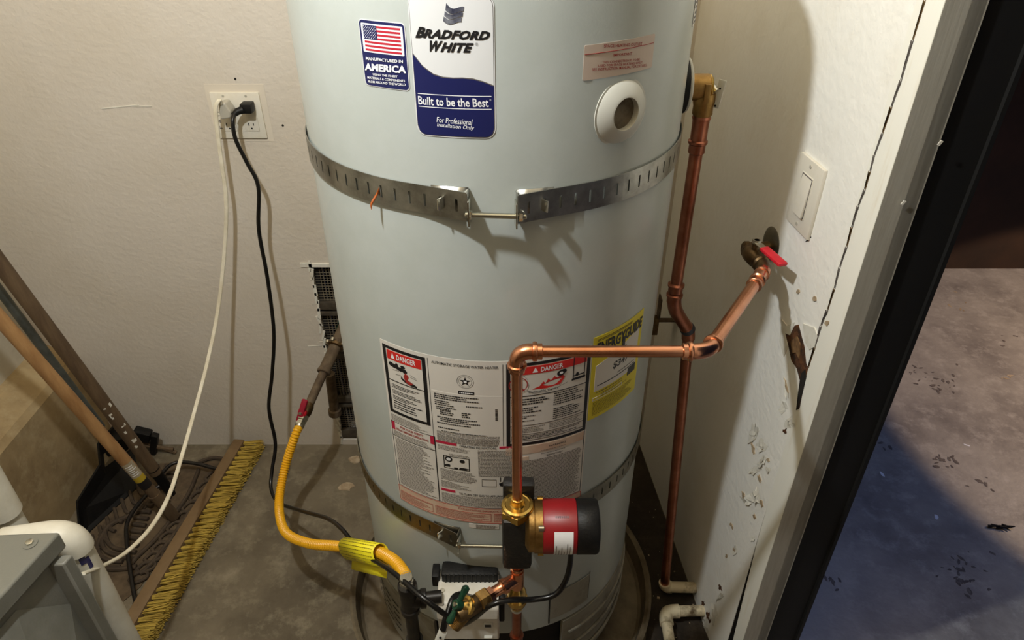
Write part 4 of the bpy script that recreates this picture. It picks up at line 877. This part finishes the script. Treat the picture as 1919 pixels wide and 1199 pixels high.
# black cord and plug
pkb = at(458, 203, Y=1.612)
bc = thing('black_power_cord', 'black power cord from the right outlet down to the pump', 'cord', pkb)
MB().box(pkb+Vector((.006, .004, .001)), (.026, .030, .022), None, .004).build('plug', m_blk, bc)
b = MB(); b.tube([pkb+Vector((-.002, -.008, -.001)), pkb+Vector((-.012, -.014, -.003)), pkb+Vector((-.022, -.020, -.010))], [.009, .008, .0055], 12); b.build('strain_relief', m_blk, bc)
pts = [(pkb+Vector((-.018, -.018, -.007))), at(436, 228, Y=1.58), at(442, 262, Y=1.572), at(463, 305, Y=1.57), at(484, 350, Y=1.565), at(485, 430, Y=1.555), at(501, 520, Y=1.54), at(513, 620, Y=1.52), at(510, 700, Y=1.50), at(504, 765, Y=1.47), at(516, 830, Y=1.44), at(510, 880, Y=1.40), at(508, 915, Y=1.36), at(522, 941, Y=1.30), at(565, 957, Y=1.20), at(615, 972, Y=1.10), at(645, 996, Y=1.015), at(672, 1033, Y=.935), at(705, 1051, Y=.86), at(740, 1075, Y=.79), at(790, 1118, Y=.73), at(838, 1154, Y=.715), at(862, 1170, Y=.725), at(888, 1158, Y=.712), at(917, 1135, Y=.698), at(955, 1124, Y=.705), at(1000, 1123, Y=.715), at(1040, 1114, Y=.72), at(1061, 1085, Y=.73), at(1069, 1050, Y=.745), at(1069, 1020, Y=.750)]
b = MB().tube(smooth_path(pts, 8), .0048, 12); b.build('cable', m_cord, bc)
# white cord
pkw = at(424, 203, Y=1.610)
wcd = thing('white_power_cord', 'white flat power cord from the left outlet to the grey housing', 'cord', pkw)
b = MB(); b.prism([(-.012, -.020), (.010, -.016), (.014, -.002), (.004, .018), (-.010, .016), (-.014, 0)], pkw+Vector((0, -.014, -.002)), (1, 0, 0), (0, 0, 1), -.034); q = b.build('plug', m_grey, wcd, False); z_ = q.modifiers.new('bevel', 'BEVEL'); z_.width = .003; z_.segments = 2
pts = [pkw+Vector((-.004, -.014, .014)), at(411, 188, Y=1.590), at(404, 205, Y=1.585), at(408, 250, Y=1.583), at(416, 310, Y=1.580), at(424, 380, Y=1.575), at(420, 480, Y=1.56), at(407, 590, Y=1.52), at(386, 690, Y=1.44), at(362, 780, Y=1.34), at(342, 850, Y=1.24), at(318, 925, Y=1.12), at(285, 985, Y=1.00), at(240, 1032, Y=.90), at(195, 1059, Y=.82), at(155, 1075, Y=.752)]
sp2 = smooth_path(pts, 8); b = MB()
for s in (-.0024, 0, .0024): b.tube([p + Vector((s, 0, 0)) for p in sp2], .0026, 8)
b.build('flat_cable', m_wcord, wcd)
# switch
sc_ = rw(1.036, 1.120, 0); sw = thing('light_switch', 'white rocker light switch on the right wall above the red lever', 'light switch', rw(1.036, 1.063, 0))
RS = Matrix((Vector((-WN.y, WN.x, 0))*-1, WN, Vector((0, 0, 1)))).transposed()
def sbox(u, z, d, su, sd, sz, m, nm, par, bev=.001, tilt=0.):
    return MB().box(rw(1.036, 1.120+z, d)+Vector((WN.y, -WN.x, 0))*u*-1, (su, sd, sz), RS @ Matrix.Rotation(tilt, 3, 'X'), bev).build(nm, m, par)
sbox(0, 0, .003, .080, .0065, .116, m_plate, 'cover_plate', sw, .0022)
fr_ = sbox(0, 0, .0064, .036, .002, .069, m_plate, 'switch_frame', sw, .0006); sbox(0, 0, .0070, .0335, .0018, .0665, m_inkg, 'frame_gap', fr_, .0004)
sbox(0, .0, .0080, .031, .0045, .064, m_plate, 'rocker', sw, .001, .07)
for z in (-.048, .048): MB().lathe([(.0032, 0), (.0028, .001)], rw(1.036, 1.12+z, .0062), WN, 12).build('plate_screw', m_grey, sw)

# ================================================================== LEFT CORNER: broom, pole, rake, dustpan, mat
bt0, bt1 = at(496, 838, Z=.006), at(292, 1199, Z=.006); bt1 = bt0+(bt1-bt0).normalized()*.70
k0, k1 = at(459, 835, Z=.035), at(252, 1185, Z=.035); kd = (k1-k0).normalized(); k1 = k0+kd*.70
bm_ = thing('push_broom', 'push broom head with wooden block and yellow bristles on floor', 'broom', (k0+k1)/2-Vector((0, 0, .035)))
up = Vector((0, 0, 1)); side = kd.cross(up); side = side if side.x > 0 else -side      # towards the bristles
bl = MB().box((k0+k1)/2-side*.012, ((k1-k0).length, .034, .055), Matrix((kd, kd.cross(up)*-1, up)).transposed(), .005).build('block', m_block, bm_)
b = MB(); nt_ = 34
for i in range(nt_):
    f_ = (i+.5)/nt_
    for row in range(4):
        base = k0+(k1-k0)*f_+side*.003+up*(-.021+.0135*row); tip = bt0+(bt1-bt0)*(f_+random.uniform(-.006, .006))+up*(-.003+.010*row)
        for h in range(20):
            a = random.random()*6.283; r = math.sqrt(random.random())*.0048; p0 = base+kd*math.cos(a)*r+up*math.sin(a)*r
            p1 = tip+kd*(math.cos(a)*r*2.1+random.gauss(0, .0024))+up*(math.sin(a)*r*1.6+abs(random.gauss(0, .002)))+side*random.uniform(-.006, .003)
            d_ = (p1-p0).normalized(); u2 = d_.cross(up).normalized()*.0009; v2 = d_.cross(u2).normalized()*.0009; pm = p0*.45+p1*.55
            b.add([p0+u2, p0-u2*.5+v2, p0-u2*.5-v2, p1+u2, p1-u2*.5+v2, p1-u2*.5-v2], [(0, 1, 4, 3), (1, 2, 5, 4), (2, 0, 3, 5), (3, 4, 5)])
b.build('bristles', m_brist, bm_, False, 'stuff')
# pale wooden pole
Q0 = at(326, 968, Z=.016); Q1 = at(0, 597, Y=1.245); qd = (Q1-Q0).normalized(); Q2 = Q0+qd*1.42
po = thing('wooden_pole', 'pale round wooden pole with paper sticker leaning by left wall', 'pole', Q0)
MB().tube([Q0+qd*.22, Q2], .0152, 18).build('shaft', m_wood, po)
MB().tube([Q0, Q0+qd*.11], .0160, 18).build('butt_end', m_woodd, po)
MB().tube([Q0+qd*.105, Q0+qd*.16], .0140, 18).build('threaded_tip', m_woodd, po)
MB().tube([Q0+qd*.155, Q0+qd*.225], .0152, 18).build('shaft', m_woodd, po)
def on_pole(o, d, r, s0_, s1_, a0, a1, n=8):
    toc = (Vector((0, 0, CAMH))-o); toc = (toc-d*toc.dot(d)).normalized(); w2 = d.cross(toc); V = []
    for i in range(n+1):
        a = math.radians(a0+(a1-a0)*i/n); q = (toc*math.cos(a)+w2*math.sin(a))*r; V += [o+d*s0_+q, o+d*s1_+q]
    return MB().add(V, [(2*i, 2*i+1, 2*i+3, 2*i+2) for i in range(n)])
stk = on_pole(Q0, qd, .0156, .180, .255, -65, 55).build('paper_sticker', mat('grubby_sticker', (176, 164, 140), .6, 0, (140, 126, 102), 60), po)
on_pole(Q0, qd, .0159, .180, .200, -65, 55).build('sticker_band', mat('sticker_mustard', (176, 150, 40), .6), stk)
on_pole(Q0, qd, .0157, .150, .179, -70, 60).build('black_sticker', m_ink, po)
b = MB()
for i in range(6): q = on_pole(Q0, qd, .0160, .208+.007*i, .2105+.007*i, -45, random.uniform(0, 40), 4); b.add(q.v, q.f)
b.build('sticker_print', m_white, stk)
# garden rake with dark handle
A0_ = at(307, 905, Z=.055); A1_ = at(0, 494, Y=1.33); ad = (A1_-A0_).normalized()
rk = thing('garden_rake', 'bow rake with dark weathered wooden handle and black arms', 'rake', A0_-Vector((0, 0, .05)))
MB().tube([A0_+ad*.05, A0_+ad*1.50], .0168, 18).build('handle', m_woodd, rk)
MB().tube([A0_-ad*.06, A0_-ad*.02, A0_+ad*.06, A0_+ad*.07], [.010, .0135, .0150, .0180], 16).build('ferrule', m_blk, rk)
b1 = smooth_path([A0_-ad*.0, at(300, 893, Z=.05), at(325, 868, Z=.05), at(365, 868, Z=.045), at(418, 882, Z=.035)], 6)
b2_ = smooth_path([A0_-ad*.0, at(272, 930, Z=.05), at(240, 975, Z=.05), at(238, 1020, Z=.045), at(247, 1090, Z=.035), at(256, 1135, Z=.03)], 6)
for q in (b1, b2_): MB().tube(q, .0055, 10).build('bow_arm', m_iron, rk)
bar(b1[-1], b2_[-1], .02, .012).build('head_bar', m_iron, rk)
for i in range(12):
    p_ = b1[-1]+(b2_[-1]-b1[-1])*((i+.5)/12); MB().tube([p_, p_+Vector((.008, 0, -.022))], [.004, .002], 6).build('tine', m_iron, rk)
for k in range(22):
    s_ = random.choice((.93, .95, .97, .99, .30, .26, .22, .19, .34)) + random.uniform(-.015, .015); a_ = random.uniform(-25, 35); L = random.uniform(.004, .014)
    V = on_pole(A0_, ad, .0171, s_, s_+L, a_-random.uniform(5, 14), a_+random.uniform(4, 12), 3); V.build('paint_fleck', m_flake, rk)
# dustpan with thin metal handle
dn0 = thing('dustpan', 'black upright dustpan with thin grey metal handle behind the poles', 'dustpan', at(200, 930, Z=0))
c0 = at(150, 948, Z=.10); c1 = at(215, 1000, Z=.0)
b = MB(); pA = at(147, 950, Z=.075); pB = at(248, 838, Z=.075); pC = at(265, 905, Z=.006); pD = at(152, 1010, Z=.006); pm = (pA+pB)/2
pB2 = at(190, 880, Z=.10)
up2 = Vector((0, 0, .012))
b.add([pA, pB2, pB, pC, pD, pA-up2, pB2-up2, pB-up2, pC-up2, pD-up2], [(0, 1, 2, 3, 4), (9, 8, 7, 6, 5), (0, 5, 6, 1), (1, 6, 7, 2), (2, 7, 8, 3), (3, 8, 9, 4), (4, 9, 5, 0)]); b.build('pan_floor', m_blk, dn0, False)
b = MB(); q = [pD, pA, pB2, at(186, 842, Z=.14), at(222, 800, Z=.13)]; V = []
for p_ in q: V += [p_-Vector((0, 0, .02)), p_+Vector((0, 0, .022))]
b.add(V, [(2*i, 2*i+2, 2*i+3, 2*i+1) for i in range(len(q)-1)]); rm = b.build('pan_rim', m_blk, dn0, False); z_ = rm.modifiers.new('thickness', 'SOLIDIFY'); z_.thickness = .006
c_ = at(215, 815, Z=.13); e_ = at(0, 545, Y=1.40); MB().tube([at(190, 800, Y=1.42), e_, e_+(e_-at(190, 800, Y=1.42))*.5], .0105, 14).build('handle', m_steel, dn0)
b = MB(); b.box(at(215, 830, Z=.12), (.06, .05, .05), Matrix.Rotation(.6, 3, 'Z'), .008); b.build('hinge_block', m_blk, dn0)
kb_ = thing('black_clips', 'two small black plastic pieces on floor against the back wall', 'clip', at(280, 850, Z=0))
for (x, y, sx, sy, sz) in ((267, 814, .05, .03, .035), (289, 832, .020, .02, .085)): MB().box(at(x, y, Y=1.60), (sx, sy, sz), Matrix.Rotation(.35, 3, 'Y'), .004).build('clip', m_blk, kb_)
b = MB()
for (x0, y0, x1, y1) in ((262, 825, 330, 848), (268, 834, 325, 842)): b.tube([at(x0, y0, Y=1.60), at(x1, y1, Y=1.60)], .006, 8)
tag(b.build('wood_scrap', m_woodd), 'thin brown wood scraps lying along the back wall', 'wood scrap')
# openwork rubber doormat: fan of bars with looped border
mo_ = thing('doormat', 'brown openwork rubber doormat under the rake and poles', 'doormat', at(320, 960, Z=0))
def bar_px(pts_, r=.0062, nm='mat_bar', close=False):
    q = [at(x, y, Z=.008) for x, y in pts_]
    if close: q.append(q[0])
    MB().tube(smooth_path(q, 4) if len(q) > 2 else q, r, 8).build(nm, m_mat, mo_)
for i in range(9):                                       # slots beside the pole
    y = 944+12.5*i; bar_px([(258-3.2*i, y), (287-4.6*i, y+3)])
for i in range(7): bar_px([(312, 885+9*i), (336-3*i, 886+9*i)], .005)
for i in range(9):                                       # slanted slots along the dustpan
    x, y = 268-14*i, 905+17*i; bar_px([(x-12, y-4), (x-5, y+18), (x+4, y+22)], .005)
for i in range(4): bar_px([(196-8*i, 985+16*i), (200-6*i, 1012+14*i), (214-4*i, 1026+12*i), (240-5*i, 1032+10*i)], .006)
for i in range(12):                                      # loops of the border
    x, y = 402-14.2*i, 890+19*i
    if y > 1095: break
    bar_px([(x-18, y+6), (x-4, y-6), (x+14, y-8), (x+16, y), (x+2, y+9), (x-12, y+12)], .0045, 'mat_loop', True)
bar_px([(372, 866), (400, 858), (425, 866), (400, 905), (355, 960), (320, 1010), (280, 1060), (262, 1075)], .006, 'mat_border')
bar_px([(372, 880), (350, 930), (300, 1000), (255, 1045), (243, 1062)], .006, 'mat_border')
bar_px([(312, 872), (292, 925), (255, 960), (205, 985), (180, 1030), (185, 1060), (215, 1066), (256, 1062)], .007, 'mat_border')
V = [at(x, y, Z=.0025) for x, y in ((300, 868), (425, 862), (402, 910), (330, 1010), (262, 1100), (215, 1140), (186, 1075), (165, 1030), (172, 980), (250, 905))]
MB().add(V+[v-Vector((0, 0, .002)) for v in V], [tuple(range(10)), tuple(range(19, 9, -1))]+[(i, (i+1) % 10, 10+(i+1) % 10, 10+i) for i in range(10)]).build('mat_backing', mat('mat_web', (96, 80, 60), .9, 0, (70, 56, 40), 30), mo_, False)

# ================================================================== GREY HOUSING WITH WHITE PIPES (near lower left)
gx = thing('grey_housing', 'grey plastic equipment housing with bolted rim lid, bottom left', 'housing', (-.95, .62, 0))
LZ = .700; ca = at(112, 996, Z=LZ); dxa = Vector((-1, -.05, 0)).normalized(); l1 = at(0, 1118, Z=LZ); dya = (l1-ca); dya.z = 0; dya.normalize()
def gbox(u0, u1, v0, v1, z0, z1, m, nm, par, bev=.004):
    V = [ca+dxa*u+dya*v+Vector((0, 0, z-LZ)) for z in (z0, z1) for u, v in ((u0, v0), (u1, v0), (u1, v1), (u0, v1))]
    o = MB().add(V, [(0, 3, 2, 1), (4, 5, 6, 7), (0, 1, 5, 4), (1, 2, 6, 5), (2, 3, 7, 6), (3, 0, 4, 7)]).build(nm, m, par)
    if bev: q = o.modifiers.new('bevel', 'BEVEL'); q.width = bev; q.segments = 2
    return o
lid = gbox(0, .40, 0, .46, LZ-.035, LZ, m_box, 'rim_lid', gx)
gbox(.012, .38, .012, .44, 0, LZ-.03, m_box, 'case_body', gx)
gbox(-.012, .014, .010, .030, 0, LZ-.042, m_box, 'corner_flange', gx, .003)
# faceted recess on the side panel: raised diagonal ribs
def face(v, z, d=0.): return ca+dxa*(.012-d)+dya*v+Vector((0, 0, z-LZ))
b = MB()
V = [face(.03, .56, .001), face(.10, .645, .001), face(.44, .645, .001), face(.44, .0, .001), face(.03, 0, .001), face(.075, .49, .022), face(.135, .565, .022), face(.44, .565, .022), face(.44, 0, .022), face(.075, 0, .022)]
b.add(V, [(0, 1, 6, 5), (1, 2, 7, 6), (5, 6, 7, 8, 9), (0, 5, 9, 4)]); b.build('side_panel', m_box, gx, False)
bp_ = ca+dxa*.028+dya*.022
bl_ = MB().lathe([(.0105, 0), (.0105, .0015), (.006, .002)], bp_, (0, 0, 1), 20).build('bolt_washer', m_box, gx); MB().lathe([(.006, 0), (.006, .0045), (.005, .005)], bp_+Vector((0, 0, .001)), (0, 0, 1), 6).build('bolt_head', m_bolt, bl_)
for k in range(3): 
    p_ = ca+dxa*(.060+.05*k)+dya*(.080+.012*k); MB().box(p_+Vector((0, 0, -.0005)), (.024, .010, .002), Matrix.Rotation(-.9, 3, 'Z'), .0005).build('lid_slot', m_iron, lid)
    MB().box(p_+Vector((-.0, -.045, .0015)), (.014, .085, .003), Matrix.Rotation(-.55, 3, 'Z'), .001).build('lid_rib', m_box, lid)
pp = thing('plastic_drain_pipe', 'white plastic pipe with elbow standing beside the grey housing', 'pipe', (-.62, .80, 0))
PX, PY, _z = at(172, 1080, Y=.800); PZ = at(125, 1001, Y=.800).z
MB().tube([(PX, PY, PZ-.03), (PX, PY, .0)], .0240, 24).build('pipe', m_pvc, pp)
el_ = [Vector((PX, PY, PZ-.036)), Vector((PX, PY, PZ)), Vector((PX-.10, PY-.02, PZ))]
MB().tube([el_[0]]+elbow(*el_, .034, 10)+[el_[2]], .0278, 24).build('elbow', m_pvc, pp)
b = MB(); 
for i in range(5):
    a = .1+.12*i; b.box((PX+.0243*math.sin(a+.5), PY-.0243*math.cos(a+.5), PZ-.048-.010*(i > 2)), (.004, .0012, .016+.012*(i > 2)), Matrix.Rotation(a+.5, 3, 'Z'))
b.build('primer_stain', m_purp, pp, False)
pq = thing('plastic_riser_pipe', 'white plastic riser pipe at the left edge above the housing', 'pipe', at(10, 1000, Y=.83))
r0 = at(22, 985, Y=.86); r1 = Vector((r0.x, r0.y, r0.z+.35))
MB().tube([Vector((r0.x, r0.y, .0)), r1], .0242, 24).build('pipe', m_pvc, pq); MB().tube([r0+Vector((0, 0, .035)), r1], .0290, 24).build('coupling', m_pvc, pq)
hk = smooth_path([r0+Vector((.035, -.02, -.03)), r0+Vector((.03, -.03, .0)), r0+Vector((0, -.035, -.005)), r0+Vector((-.03, -.035, -.03))], 6)
MB().tube(hk, .003, 8).build('cable_tie', m_cord, pq)
for o in bpy.data.objects:
    if '_w' in o: del o['_w']
